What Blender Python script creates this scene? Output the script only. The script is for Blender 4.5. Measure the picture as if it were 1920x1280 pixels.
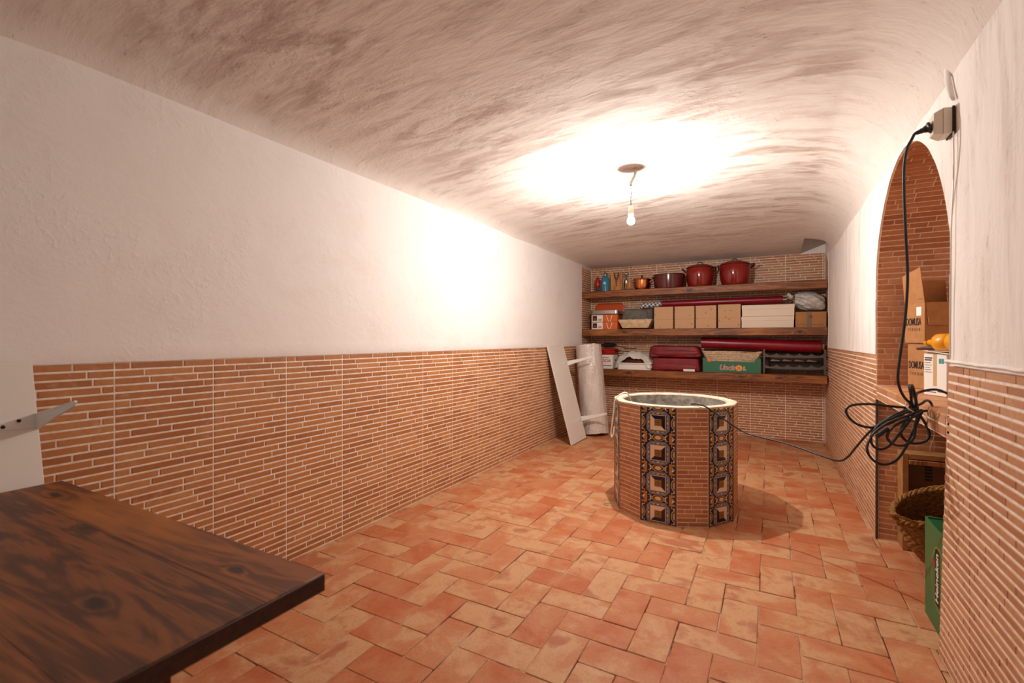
import bpy, math, random
from mathutils import Vector, Matrix, noise
random.seed(7)
PI = math.pi
sc = bpy.context.scene
for o in list(bpy.data.objects): bpy.data.objects.remove(o)
C = sc.collection

# ------------------------------------------------------------------ camera, world, exposure
CH = 1.25                                   # lens height above the floor
YAW = math.atan2(484.0, 880.0)
cam_d = bpy.data.cameras.new('camera'); cam = bpy.data.objects.new('camera', cam_d); C.objects.link(cam)
cam.location = (0, 0, CH); cam.rotation_euler = (PI/2, 0, YAW)
cam_d.sensor_width = 36; cam_d.lens = 880/1920*36; cam_d.shift_y = -4/1920
cam_d.clip_start = 0.02
cam_d.dof.use_dof = True; cam_d.dof.focus_distance = 4.2; cam_d.dof.aperture_fstop = 3.2
sc.camera = cam
DAYLIGHT = 0.75                             # overcast daylight through the doorway behind the lens
w = bpy.data.worlds.new('world'); sc.world = w; w.use_nodes = True
w.node_tree.nodes['Background'].inputs[0].default_value = (0.86, 0.95, 1.0, 1)
w.node_tree.nodes['Background'].inputs[1].default_value = DAYLIGHT
vs = sc.view_settings
vs.view_transform = 'Standard'; vs.look = 'None'; vs.gamma = 1; vs.use_curve_mapping = False
vs.exposure = 0.68
BULB_WATTS = 62.0
BULB_COLOR = (1.0, 0.97, 0.94)

# ------------------------------------------------------------------ helpers: materials
def lin(h):
    v = [int(h[i:i+2], 16)/255 for i in (0, 2, 4)]
    return tuple(x/12.92 if x <= .04045 else ((x+.055)/1.055)**2.4 for x in v)
def col4(c):
    if isinstance(c, str): c = lin(c)
    return (*c[:3], 1)
class Mat:
    def __init__(s, name, color='808080', rough=.6, metal=0, spec=None):
        s.m = bpy.data.materials.new(name); s.m.use_nodes = True
        s.nt = s.m.node_tree; s.b = s.nt.nodes['Principled BSDF']
        s.b.inputs['Base Color'].default_value = col4(color)
        s.b.inputs['Roughness'].default_value = rough; s.b.inputs['Metallic'].default_value = metal
        if spec is not None: s.b.inputs['Specular IOR Level'].default_value = spec
    def n(s, t, **kw):
        x = s.nt.nodes.new(t)
        for k, v in kw.items(): setattr(x, k, v)
        return x
    def l(s, a, b): s.nt.links.new(a, b)
    def val(s, node, i, v):
        if hasattr(v, 'is_linked') or hasattr(v, 'links'): s.l(v, node.inputs[i])
        else: node.inputs[i].default_value = v
    def math(s, op, a, b=0.0, c=None, clamp=False):
        x = s.n('ShaderNodeMath', operation=op); x.use_clamp = clamp
        s.val(x, 0, a); s.val(x, 1, b)
        if c is not None: s.val(x, 2, c)
        return x.outputs[0]
    def coord(s, kind='pos'):
        if kind == 'pos': return s.n('ShaderNodeNewGeometry').outputs['Position']
        return s.n('ShaderNodeTexCoord').outputs['Object']
    def mapping(s, vec, scale=(1, 1, 1), rot=(0, 0, 0), loc=(0, 0, 0)):
        x = s.n('ShaderNodeMapping'); s.l(vec, x.inputs[0])
        x.inputs['Scale'].default_value = scale; x.inputs['Rotation'].default_value = rot; x.inputs['Location'].default_value = loc
        return x.outputs[0]
    def noise(s, vec, scale=5, detail=4, rough=.55, dist=0, w=None):
        x = s.n('ShaderNodeTexNoise')
        if w is not None: x.noise_dimensions = '4D'; s.val(x, 'W', w)
        s.l(vec, x.inputs['Vector'])
        x.inputs['Scale'].default_value = scale; x.inputs['Detail'].default_value = detail
        x.inputs['Roughness'].default_value = rough; x.inputs['Distortion'].default_value = dist
        return x.outputs[0]
    def ramp(s, f, lo, hi, a=0.0, b=1.0):
        x = s.n('ShaderNodeMapRange'); x.interpolation_type = 'SMOOTHSTEP'
        s.val(x, 0, f); x.inputs[1].default_value = lo; x.inputs[2].default_value = hi
        x.inputs[3].default_value = a; x.inputs[4].default_value = b
        return x.outputs[0]
    def mix(s, f, a, b, blend='MIX'):
        x = s.n('ShaderNodeMix', data_type='RGBA', blend_type=blend)
        s.val(x, 0, f)
        s.val(x, 6, a if hasattr(a, 'links') else col4(a)); s.val(x, 7, b if hasattr(b, 'links') else col4(b))
        return x.outputs[2]
    def base(s, c): s.l(c, s.b.inputs['Base Color'])
    def bump(s, hgt, strength=.3, dist=.01):
        x = s.n('ShaderNodeBump'); x.inputs['Strength'].default_value = strength; x.inputs['Distance'].default_value = dist
        s.l(hgt, x.inputs['Height']); s.l(x.outputs[0], s.b.inputs['Normal'])
def simple(name, c, rough=.6, metal=0, c2=None, scale=12, bump=0, spec=None, stretch=(1, 1, 1)):
    m = Mat(name, c, rough, metal, spec)
    if c2 or bump:
        n = m.noise(m.mapping(m.coord(), stretch), scale, 5, .6)
        if c2: m.base(m.mix(m.ramp(n, .35, .65), c, c2))
        if bump: m.bump(n, bump, .01)
    return m.m
def tone(m):
    a = m.n('ShaderNodeAttribute', attribute_name='tone'); o = m.n('ShaderNodeObjectInfo')
    return m.math('FRACT', m.math('ADD', a.outputs['Fac'], o.outputs['Random']))

def brick_mat(name, a, b, c, pale, rough=.5):
    m = Mat(name, a, rough); p = m.coord(); t = tone(m)
    n1 = m.noise(m.mapping(p, (1, 1, 2.2)), 9, 5, .6, .6); n2 = m.noise(p, 55, 3, .6)
    f = m.math('ADD', m.math('MULTIPLY', t, .55), m.math('MULTIPLY', n1, .6))
    col = m.mix(m.ramp(f, .3, .62), a, b)
    col = m.mix(m.ramp(f, .62, .95), col, c)
    n3 = m.noise(m.mapping(p, (1, 1, 1.6)), 17, 6, .68, .4)
    col = m.mix(m.ramp(n3, .56, .78, 0, .6), col, pale)
    col = m.mix(m.ramp(n2, .4, .75, .0, .2), col, '7a4020')
    m.base(col); m.bump(n2, .25, .004)
    return m.m
BRICK = brick_mat('glazed_strip_brick', 'a86a3c', 'ba7c48', 'c68c58', 'd2a888', .48)
BRICK_PALE = brick_mat('pale_strip_brick', 'b07850', 'c08c62', 'ca9872', 'd6b498', .55)
BRICK_RED = brick_mat('red_strip_brick', 'b06e44', 'c08052', 'cc8e60', 'd2aa8a', .6)
m = Mat('grout', 'e0c4ac', .85); n = m.noise(m.coord(), 40, 4); m.base(m.mix(m.ramp(n, .35, .7), 'f6e8da', 'e6cfba')); m.bump(n, .3, .004); GROUT = m.m

def plaster(name, base, tint, mask_scale, lo, hi, amt, bump_scale, bump_s, grain=(1, 1, 1), dark=None, rot=(0, 0, 0), zfade=False):
    m = Mat(name, base, .88, spec=.2); p = m.coord(); q = m.mapping(p, grain, rot)
    n1 = m.noise(q, mask_scale, 10, .66, .5); n2 = m.noise(p, 1.3, 4, .55)
    f = m.math('MULTIPLY', m.ramp(n1, lo, hi), m.ramp(n2, .36, .62, .38, 1))
    if zfade:
        sx_ = m.n('ShaderNodeSeparateXYZ'); m.l(p, sx_.inputs[0]); f = m.math('MULTIPLY', f, m.ramp(sx_.outputs[2], 2.36, 2.47, .12, 1))
    col = m.mix(m.math('MULTIPLY', f, amt), base, tint)
    n3 = m.noise(q, mask_scale*9, 6, .7)
    if dark: col = m.mix(m.math('MULTIPLY', m.ramp(n3, .57, .70), m.ramp(n1, .45, .62, 0, .8)), col, dark)
    m.base(col)
    h1 = m.noise(q, bump_scale, 6, .62, .3); h2 = m.noise(p, 2.2, 3, .5)
    h3 = m.noise(p, 30, 5, .6)
    h = m.math('ADD', m.math('ADD', m.math('MULTIPLY', h1, .45), m.math('MULTIPLY', h2, 1.1)), m.math('MULTIPLY', m.math('MULTIPLY', m.ramp(h3, .5, .7), m.ramp(h2, .48, .66)), .22))
    m.bump(h, bump_s, .05)
    return m.m
PL_LEFT = plaster('white_plaster_left', 'efe8e2', 'e2d5ca', 3, .45, .75, .5, 6, .22, (1, 1, 1.2))
PL_RIGHT = plaster('white_plaster_right', 'efe8e0', 'd2c4b6', 4, .45, .68, .7, 8, .22, (3, 3, .5), dark='8c8074')
PL_CEIL = plaster('brushed_ceiling', 'dfd4ca', 'a68c7e', 3.0, .43, .64, .8, 6, .24, (.8, 2.9, 1), dark='8e7264', rot=(0, 0, .2), zfade=True)

def wood(name, dark, mid, light, axis='X', scale=1.0, rough=.45, knots=(), bump=.15):
    m = Mat(name, mid, rough); p = m.coord()
    wn = m.n('ShaderNodeTexNoise'); m.l(p, wn.inputs['Vector']); wn.inputs['Scale'].default_value = 9; wn.inputs['Detail'].default_value = 3
    wv = m.n('ShaderNodeVectorMath', operation='MULTIPLY_ADD'); m.l(wn.outputs['Color'], wv.inputs[0]); wv.inputs[1].default_value = (.05, .035, .02); m.l(p, wv.inputs[2])
    pk = m.mapping(wv.outputs[0], (1, 1, 1), (0, 0, 0), (-.025, -.0175, -.01))
    st = {'X': (.55, 7, 7), 'Y': (7, .55, 7), 'Z': (7, 7, .55)}[axis]
    vec = m.mapping(p, tuple(v*scale for v in st))
    kn = None
    for (kx, ky, kz, rx, ry) in knots:
        d = m.mapping(pk, (1/rx, 1/ry, 1/ry), (0, 0, 0), (-kx/rx, -ky/ry, -kz/ry))
        L = m.n('ShaderNodeVectorMath', operation='LENGTH'); m.l(d, L.inputs[0])
        g = m.math('POWER', 2.718, m.math('MULTIPLY', m.math('MULTIPLY', L.outputs['Value'], L.outputs['Value']), -1.0))
        k1 = (g, m.math('LESS_THAN', L.outputs['Value'], .8), m.ramp(L.outputs['Value'], .35, 1.0, 1, 0))
        kn = k1 if kn is None else (m.math('ADD', kn[0], g), None, m.math('MAXIMUM', kn[2], k1[2]))
    n1 = m.noise(vec, 1.3, 5, .6, .9)
    ph = n1
    if kn: ph = m.math('ADD', n1, m.math('MULTIPLY', kn[0], .22))
    rings = m.math('SINE', m.math('MULTIPLY', ph, 42)); rings = m.math('MULTIPLY_ADD', rings, .5, .5)
    fib = m.noise(m.mapping(p, tuple(v*scale*6 for v in st)), 1.2, 4, .6)
    f = m.math('ADD', m.math('MULTIPLY', rings, .35), m.math('MULTIPLY', fib, .6))
    col = m.mix(m.ramp(f, .25, .75), dark, mid)
    big = m.noise(m.mapping(p, tuple(math.sqrt(v) for v in st)), 1.7, 3, .55)
    col = m.mix(m.ramp(big, .5, .72, 0, .8), col, light)
    if kn: col = m.mix(m.math('MULTIPLY', kn[2], .85), col, '1c0f08')
    m.base(col); m.bump(f, bump, .006)
    return m.m
WOOD_SHELF = wood('shelf_wood', '5e3010', '9a5a22', 'b4702e', 'X', 1.4, .5, [(-1.75, 6.39, 1.35, .07, .025), (-1.7, 6.39, .79, .08, .03), (-.3, 6.39, .79, .06, .02), (.3, 6.39, 1.34, .05, .03), (-.9, 6.39, 1.88, .06, .025), (.1, 6.39, .79, .05, .018)])
WOOD_TABLE = wood('table_wood', '4a2612', '844a20', 'b46c2a', 'X', 1.0, .5,
    [(-2.02, .60, .75, .075, .022), (-1.585, .545, .75, .06, .028), (-1.02, .605, .75, .03, .016), (-1.12, .40, .75, .06, .026), (-1.45, .27, .75, .07, .03), (-1.75, .40, .75, .08, .03), (-1.27, .17, .75, .06, .02)])
WOOD_TABLE_B = wood('table_edge_wood', '5e3214', '925220', 'b87028', 'X', .8, .5, [(-2.02, .615, .75, .075, .02), (-1.02, .605, .75, .03, .016)])
WOOD_RED = wood('reddish_leg_wood', '2a1008', '5c2410', '7c3416', 'Z', 1.0, .5)
WOOD_LIGHT = wood('honey_wood', '7a4416', 'b87430', 'd29048', 'Z', 1.6, .5)
m = Mat('melamine', 'e6ddd2', .4); WHITE_BOARD = m.m
BOARD_EDGE = simple('board_edge', 'd8c2a0', .6)
BRACKET = simple('white_metal', 'e8e4dc', .35)
SCREW = simple('screw_metal', '3a2c22', .4, .8)
CARD = simple('cardboard', 'b07a48', .8, c2='a8713f', scale=25)
CARD_IN = simple('cardboard_inside', '9a683c', .85)
def stripe_card():
    m = Mat('striped_cardboard', 'c49a70', .8); p = m.coord()
    v = m.n('ShaderNodeVectorMath', operation='DOT_PRODUCT'); m.l(p, v.inputs[0]); v.inputs[1].default_value = (-1, 0, 1)
    s_ = m.math('SINE', m.math('MULTIPLY', v.outputs['Value'], 150))
    vo = m.n('ShaderNodeTexVoronoi'); m.l(p, vo.inputs['Vector']); vo.inputs['Scale'].default_value = 13
    c = m.mix(m.ramp(s_, .5, 1, 0, .35), 'c9a078', 'a87a50')
    c = m.mix(m.ramp(vo.outputs['Distance'], .12, .2, .55, 0), c, 'a06a44')
    m.base(c); return m.m
CARD_STRIPE = stripe_card()
WHITE_CARD = simple('white_card', 'e4d2bc', .7)
WHITE_PAPER = simple('white_paper', 'ece6dc', .7)
INK = simple('black_ink', '1c1612', .7)
INK_GREY = simple('grey_ink', '6a6058', .7)
INK_RED = simple('red_ink', 'a8201c', .7)
INK_TEAL = simple('teal_ink', '2f8f9c', .7)
TAPE = simple('packing_tape', 'c9a878', .3)
GREY_TAPE = simple('grey_tape', '7c6048', .4)
RED_OIL = simple('red_oilcloth', '8e1020', .32, c2='7c0c1a', scale=6)
RED_CLOTH = simple('red_cloth', '84101a', .55, c2='6c0c14', scale=8, bump=.15)
ENAMEL = simple('red_enamel', '8c2014', .12, c2='7c1a10', scale=3)
ENAMEL_D = simple('maroon_enamel', '5c1e1a', .18)
BLACK_RIM = simple('black_rim', '1e100c', .3)
COPPER = simple('copper', 'c87444', .22, 1.0)
STEEL = simple('steel', 'b0aca6', .3, 1.0)
DARK_METAL = simple('dark_metal', '50453a', .5, .3)
BLUE_GLASS = simple('blue_glass', '2f7d9c', .12)
BLACK = simple('black_rubber', '141210', .45)
BLACK_CLOTH = simple('black_cloth', '141114', .85)
ORANGE = simple('orange_plastic', 'd2500e', .4)
ORANGE_P = simple('orange_print', 'd4601c', .55)
GREY_CLOTH = simple('grey_cloth', '6e6862', .85, c2='5e5852', scale=14, bump=.3)
WHITE_CLOTH = simple('white_cloth', 'dcd4c8', .85, bump=.3, scale=20)
CREAM_PAPER = simple('cream_wicker', 'dcc096', .75, c2='c8a474', scale=18, bump=.4)
WICKER_W = simple('whitewashed_rattan', 'd9c2a2', .7, c2='b89a78', scale=40)
GREEN_CRATE = simple('green_crate', '2a6a4a', .5)
GREEN_BOX = simple('green_carton', '25693a', .4)
GREEN_DARK = simple('green_carton_edge', '15592a', .5)
ESPARTO = simple('esparto', '9c6a28', .8, c2='744a18', scale=60, bump=.4)
CLAY = simple('dark_clay', '43200f', .6)
YELLOW = simple('yellow_plastic', 'e0960c', .35)
CONCRETE = simple('well_concrete', '9c9184', .95, c2='7c7064', scale=22, bump=1.0)
RIM = simple('well_rim_render', 'ddcab2', .85, c2='cbb498', scale=14, bump=.5)
TRIM = simple('brown_trim', '5e4530', .6, c2='4c3726', scale=30)
ROPE = simple('white_cord', 'e6dac4', .8)
IVORY = simple('ivory_plastic', 'd9c9b6', .4)
def check_mat():
    m = Mat('blue_check', 'ffffff', .6); p = m.coord()
    def sq(vec):
        v = m.n('ShaderNodeVectorMath', operation='DOT_PRODUCT'); m.l(p, v.inputs[0]); v.inputs[1].default_value = vec
        return m.math('GREATER_THAN', m.math('SINE', m.math('MULTIPLY', v.outputs['Value'], 165)), 0)
    f = m.math('MULTIPLY', m.math('ADD', sq((.8, 0, .6)), sq((-.6, .5, .8))), .5)
    m.base(m.mix(f, 'e8e2d8', '26345e')); return m.m
CHECK = check_mat()
def bubble():
    m = Mat('bubble_wrap', 'dccfc4', .14); p = m.coord()
    vo = m.n('ShaderNodeTexVoronoi'); m.l(p, vo.inputs['Vector']); vo.inputs['Scale'].default_value = 75
    m.bump(m.math('ADD', m.ramp(vo.outputs['Distance'], .1, .5, 1, 0), m.math('MULTIPLY', m.noise(m.mapping(p, (1, 1, .35)), 14, 4), 5.0)), .7, .008)
    m.b.inputs['Subsurface Weight'].default_value = .15; m.b.inputs['Subsurface Radius'].default_value = (.02, .02, .02)
    return m.m
BUBBLE = bubble()
def plastic_bag():
    m = Mat('plastic_bag', 'c9c3ba', .28)
    m.b.inputs['Transmission Weight'].default_value = .12; m.b.inputs['Alpha'].default_value = 1
    n = m.noise(m.mapping(m.coord(), (5, 5, 12), (0, .4, 0)), 1.4, 4, .6, 1); m.bump(n, .6, .03)
    m.base(m.mix(m.ramp(n, .4, .7), 'dcd6cc', 'bcb4aa')); return m.m
BAG = plastic_bag()
def terracotta():
    m = Mat('terracotta', 'b86a44', .62, spec=.35); g = m.coord(); t = tone(m)
    W = m.math('MULTIPLY', t, 37)
    n1 = m.noise(g, 4.2, 5, .6, .5, w=W); n2 = m.noise(g, 11, 6, .65, .8, w=W); n3 = m.noise(g, 90, 3, .6)
    a = m.math('ADD', m.math('MULTIPLY', m.math('SUBTRACT', n1, .5), 2.4), m.math('MULTIPLY_ADD', t, .5, .22))
    c = m.mix(m.ramp(a, .05, .4), 'b8663c', 'c07c52')
    c = m.mix(m.ramp(a, .4, .7), c, 'ca986c')
    c = m.mix(m.ramp(a, .72, 1.0), c, 'b06c4a')
    c = m.mix(m.ramp(n2, .57, .74, 0, .55), c, 'a85a38')
    c = m.mix(m.ramp(n2, .24, .42, .5, 0), c, 'cfa888')
    c = m.mix(m.ramp(n3, .5, .75, 0, .35), c, '85523a')
    m.base(c)
    rr = m.ramp(n2, .3, .7, .5, .75); m.l(rr, m.b.inputs['Roughness'])
    m.bump(m.math('ADD', m.math('MULTIPLY', n2, .7), m.math('MULTIPLY', n3, .2)), .3, .008)
    return m.m
TERRA = terracotta()
m = Mat('floor_mortar', 'b89880', .9); n = m.noise(m.coord(), 3.2, 4, .6); n2 = m.noise(m.coord(), 60, 3)
m.base(m.mix(m.ramp(n, .42, .56), '4e3020', 'c09878')); m.bump(n2, .5, .004); MORTAR = m.m
OAK_IN = simple('dark_card_interior', '7a4c28', .8)

# ------------------------------------------------------------------ helpers: meshes
class MB:
    def __init__(s, M=None): s.v = []; s.f = []; s.mi = []; s.M = M or Matrix()
    def add(s, vs, fs, mi=0):
        b = len(s.v); s.v += [s.M @ Vector(p) for p in vs]; s.f += [tuple(b+i for i in f) for f in fs]; s.mi += [mi]*len(fs); return s
    def box(s, x0, x1, y0, y1, z0, z1, c=0.0, mi=0):
        if c <= 0:
            vs = [(x, y, z) for z in (z0, z1) for y in (y0, y1) for x in (x0, x1)]
            return s.add(vs, [(0, 2, 3, 1), (4, 5, 7, 6), (0, 1, 5, 4), (2, 6, 7, 3), (0, 4, 6, 2), (1, 3, 7, 5)], mi)
        vs = []; X = (x0, x1); Y = (y0, y1); Z = (z0, z1); idx = {}
        for i in (0, 1):
            for j in (0, 1):
                for k in (0, 1):
                    sx, sy, sz = (1-2*i)*c, (1-2*j)*c, (1-2*k)*c
                    idx[i, j, k] = len(vs)
                    vs += [(X[i], Y[j]+sy, Z[k]+sz), (X[i]+sx, Y[j], Z[k]+sz), (X[i]+sx, Y[j]+sy, Z[k])]
        fs = []; I = lambda i, j, k, a: idx[i, j, k]+a
        for i in (0, 1):
            q = [I(i, 0, 0, 0), I(i, 1, 0, 0), I(i, 1, 1, 0), I(i, 0, 1, 0)]; fs.append(tuple(q if i else q[::-1]))
            q = [I(0, i, 0, 1), I(1, i, 0, 1), I(1, i, 1, 1), I(0, i, 1, 1)]; fs.append(tuple(q[::-1] if i else q))
            q = [I(0, 0, i, 2), I(1, 0, i, 2), I(1, 1, i, 2), I(0, 1, i, 2)]; fs.append(tuple(q if i else q[::-1]))
        for a in (0, 1):
            for b in (0, 1):
                fs.append((I(0, a, b, 1), I(1, a, b, 1), I(1, a, b, 2), I(0, a, b, 2)))
                fs.append((I(a, 0, b, 0), I(a, 1, b, 0), I(a, 1, b, 2), I(a, 0, b, 2)))
                fs.append((I(a, b, 0, 0), I(a, b, 1, 0), I(a, b, 1, 1), I(a, b, 0, 1)))
        for k_ in idx.values(): fs.append((k_, k_+1, k_+2))
        return s.add(vs, fs, mi)
    def lathe(s, prof, o=(0, 0, 0), seg=32, mi=0, caps=True):
        vs = []; n = len(prof)
        for r, z in prof:
            for k in range(seg):
                a = 2*PI*k/seg; vs.append((o[0]+r*math.cos(a), o[1]+r*math.sin(a), o[2]+z))
        fs = [(i*seg+k, i*seg+(k+1) % seg, (i+1)*seg+(k+1) % seg, (i+1)*seg+k) for i in range(n-1) for k in range(seg)]
        if caps: fs += [tuple(range(seg))[::-1], tuple((n-1)*seg+k for k in range(seg))]
        return s.add(vs, fs, mi)
    def tube(s, pts, r, seg=8, closed=False, mi=0, smooth=0):
        P = [Vector(p) for p in pts]
        if smooth: P = catmull(P, smooth, closed)
        n = len(P); R = r if callable(r) else (lambda t: r); vs = []; up = None
        for i, p in enumerate(P):
            a = P[(i-1) % n] if closed or i > 0 else P[0]; b = P[(i+1) % n] if closed or i < n-1 else P[-1]
            t = (b-a).normalized()
            if up is None: up = t.orthogonal().normalized()
            up = (up-t*up.dot(t)); up = up.normalized() if up.length > 1e-6 else t.orthogonal().normalized()
            q = t.cross(up)
            for k in range(seg):
                an = 2*PI*k/seg; vs.append(p+(up*math.cos(an)+q*math.sin(an))*R(i/max(1, n-1)))
        m_ = n if closed else n-1
        fs = [(i*seg+k, i*seg+(k+1) % seg, ((i+1) % n)*seg+(k+1) % seg, ((i+1) % n)*seg+k) for i in range(m_) for k in range(seg)]
        if not closed: fs += [tuple(range(seg))[::-1], tuple((n-1)*seg+k for k in range(seg))]
        return s.add(vs, fs, mi)
    def prism(s, outline, o, u, v, th, mi=0):
        o, u, v = Vector(o), Vector(u), Vector(v); n = u.cross(v).normalized(); k = len(outline)
        a = [o+u*x+v*y for x, y in outline]; vs = a+[p+n*th for p in a]
        fs = [tuple(range(k))[::-1], tuple(range(k, 2*k))]+[(i, (i+1) % k, k+(i+1) % k, k+i) for i in range(k)]
        return s.add(vs, fs, mi)
    def grid(s, fn, nu, nv, cu=False, cv=False, mi=0):
        vs = [fn(i/(nu if cu else nu-1), j/(nv if cv else nv-1)) for i in range(nu) for j in range(nv)]
        fs = []
        for i in range(nu if cu else nu-1):
            for j in range(nv if cv else nv-1):
                a, b = (i+1) % nu, (j+1) % nv; fs.append((i*nv+j, a*nv+j, a*nv+b, i*nv+b))
        return s.add(vs, fs, mi)
    def sell(s, c, r, e1=1, e2=1, nu=32, nv=18, amp=0, fr=6, seed=0, taper=0, mi=0):
        pw = lambda x, e: math.copysign(abs(x)**e, x)
        def fn(a, b):
            th, ph = 2*PI*a, -PI/2+PI*b
            x, y, z = pw(math.cos(ph), e1)*pw(math.cos(th), e2), pw(math.cos(ph), e1)*pw(math.sin(th), e2), pw(math.sin(ph), e1)
            p = Vector((x*(1-taper*z)*r[0], y*(1-taper*z*.5)*r[1], z*r[2]))
            if amp:
                q = Vector((p.x*fr, p.y*fr, p.z*fr*1.6))+Vector((seed, seed*2.3, 0))
                p *= 1+amp*noise.noise(q)+amp*.5*noise.noise(q*2.3)
            return Vector(c)+p
        return s.grid(fn, nu, nv, cu=True, mi=mi)
    def mesh(s, name, mats, smooth=True, angle=.7):
        me = bpy.data.meshes.new(name); me.from_pydata([tuple(p) for p in s.v], [], s.f)
        for mt in (mats if isinstance(mats, (list, tuple)) else [mats]): me.materials.append(mt)
        me.polygons.foreach_set('material_index', s.mi)
        me.validate(); fixn(me)
        if smooth:
            me.polygons.foreach_set('use_smooth', [True]*len(me.polygons)); me.set_sharp_from_angle(angle=angle)
        me.update(); return me
    def build(s, name, mats, parent=None, smooth=True, angle=.7): return link(name, s.mesh(name, mats, smooth, angle), parent)
import bmesh
def fixn(me):
    bm = bmesh.new(); bm.from_mesh(me); bmesh.ops.recalc_face_normals(bm, faces=bm.faces); bm.to_mesh(me); bm.free()
def catmull(P, k, closed=False):
    n = len(P); out = []
    for i in range(n if closed else n-1):
        g = lambda j: P[j % n] if closed else P[max(0, min(n-1, j))]
        a, b, c, d = g(i-1), g(i), g(i+1), g(i+2)
        for q in range(k):
            t = q/k; out.append(.5*((2*b)+(c-a)*t+(2*a-5*b+4*c-d)*t*t+(3*b-a-3*c+d)*t**3))
    if not closed: out.append(P[-1])
    return out
def wm(o): return o.matrix_basis.copy() if o.parent is None else wm(o.parent) @ o.matrix_parent_inverse @ o.matrix_basis
def link(name, data, parent=None, mat=None):
    o = bpy.data.objects.new(name, data); C.objects.link(o)
    if mat is not None: o.matrix_basis = mat
    if parent is not None: o.parent = parent; o.matrix_parent_inverse = wm(parent).inverted()
    return o
def tag(o, label, cat, group=None):
    o['label'] = label; o['category'] = cat
    if group: o['group'] = group
    return o
def thing(name, loc, label, cat, group=None):
    o = link(name, None); o.location = loc; return tag(o, label, cat, group)
def struct(o): o['kind'] = 'structure'; return o
def frame(o, r, u):
    r = Vector(r).normalized(); u = Vector(u); n = r.cross(u).normalized(); u = n.cross(r)
    M = Matrix.Identity(4)
    for i in range(3): M[i][0], M[i][1], M[i][2], M[i][3] = r[i], u[i], n[i], o[i]
    return M
def text(name, s, size, o, r, u, mat, parent, bold=0, shear=0, width=None):
    cu = bpy.data.curves.new('lettering', 'FONT'); cu.body = s; cu.size = size; cu.align_x = 'CENTER'; cu.align_y = 'CENTER'
    cu.offset = bold; cu.shear = shear; cu.extrude = .0002
    t = bpy.data.objects.new('lettering', cu); C.objects.link(t)
    me = bpy.data.meshes.new_from_object(t.evaluated_get(bpy.context.evaluated_depsgraph_get()))
    bpy.data.objects.remove(t); bpy.data.curves.remove(cu)
    me.materials.clear(); me.materials.append(mat); me.name = name
    if width:
        xs = [v.co.x for v in me.vertices]; k = width/(max(xs)-min(xs))
        for v in me.vertices: v.co.x *= k
    return link(name, me, parent, frame(o, r, u))

def bars(name, wd, ht, o, r, u, mat, parent, n=1):          # print too small to read: thin ink lines
    for k in range(n):
        mb = MB(frame(Vector(o)-Vector(u)*(k*ht*1.8), r, u)); mb.box(-wd/2, wd/2*(1-.15*(k % 2)), -ht/2, ht/2, -.0002, .0004); mb.build(name, mat, parent, smooth=False)

# ------------------------------------------------------------------ brick laying
SY, CY = math.sin(YAW), math.cos(YAW)
def proj(p):
    d = -SY*p[0]+CY*p[1]; u = CY*p[0]+SY*p[1]
    if d < .15: return None
    return 960+880*u/d, 636-880*(p[2]-CH)/d, d
OCC = [((-2.2, -.3, .70), (-.84, .69, .75)), ((-.96, 3.38, 0), (-.32, 4.0, .75)), ((-2.38, 6.39, 1.84), (.588, 6.8, 1.93)), ((-2.38, 6.39, 1.295), (.588, 6.8, 1.65)),
       ((-2.38, 6.39, .745), (.588, 6.8, 1.0)), ((-2.37, .15, 0), (-2.2, .65, 1.16)), ((.588, -1.2, 0), (.7, 2.3, 2.4)), ((.588, 2.3, 0), (.7, 2.42, 1.1)), ((.75, 2.6, .97), (1.1, 3.6, 1.4))]
def hidden(p):
    o = Vector((0, 0, CH)); d = Vector(p)-o
    for a, b in OCC:
        t0, t1 = 0.0, .97
        for i in range(3):
            if abs(d[i]) < 1e-9:
                if not a[i] <= o[i] <= b[i]: t0 = 2; break
                continue
            q, r = (a[i]-o[i])/d[i], (b[i]-o[i])/d[i]
            t0 = max(t0, min(q, r)); t1 = min(t1, max(q, r))
        if t0 < t1: return True
    return False
def score(c, n, area):
    q = proj(c)
    if q is None or not (-20 < q[0] < 1940 and -20 < q[1] < 1300): return 0
    vv = (Vector(c)-Vector((0, 0, CH))); k = -vv.normalized().dot(n)
    if k <= .01 or hidden(Vector(c)+n*.02): return 0
    return area*k/q[2]**2
BM = {}
def brick_verts(w_, h_, p):
    e = .0016; x, y = w_/2, h_/2
    return [(-x, -y, 0), (x, -y, 0), (x, y, 0), (-x, y, 0), (-x+e, -y+e, p), (x-e, -y+e, p), (x-e, y-e, p), (-x+e, y-e, p)], [(4, 5, 6, 7), (0, 1, 5, 4), (1, 2, 6, 5), (2, 3, 7, 6), (3, 0, 4, 7)]
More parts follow.
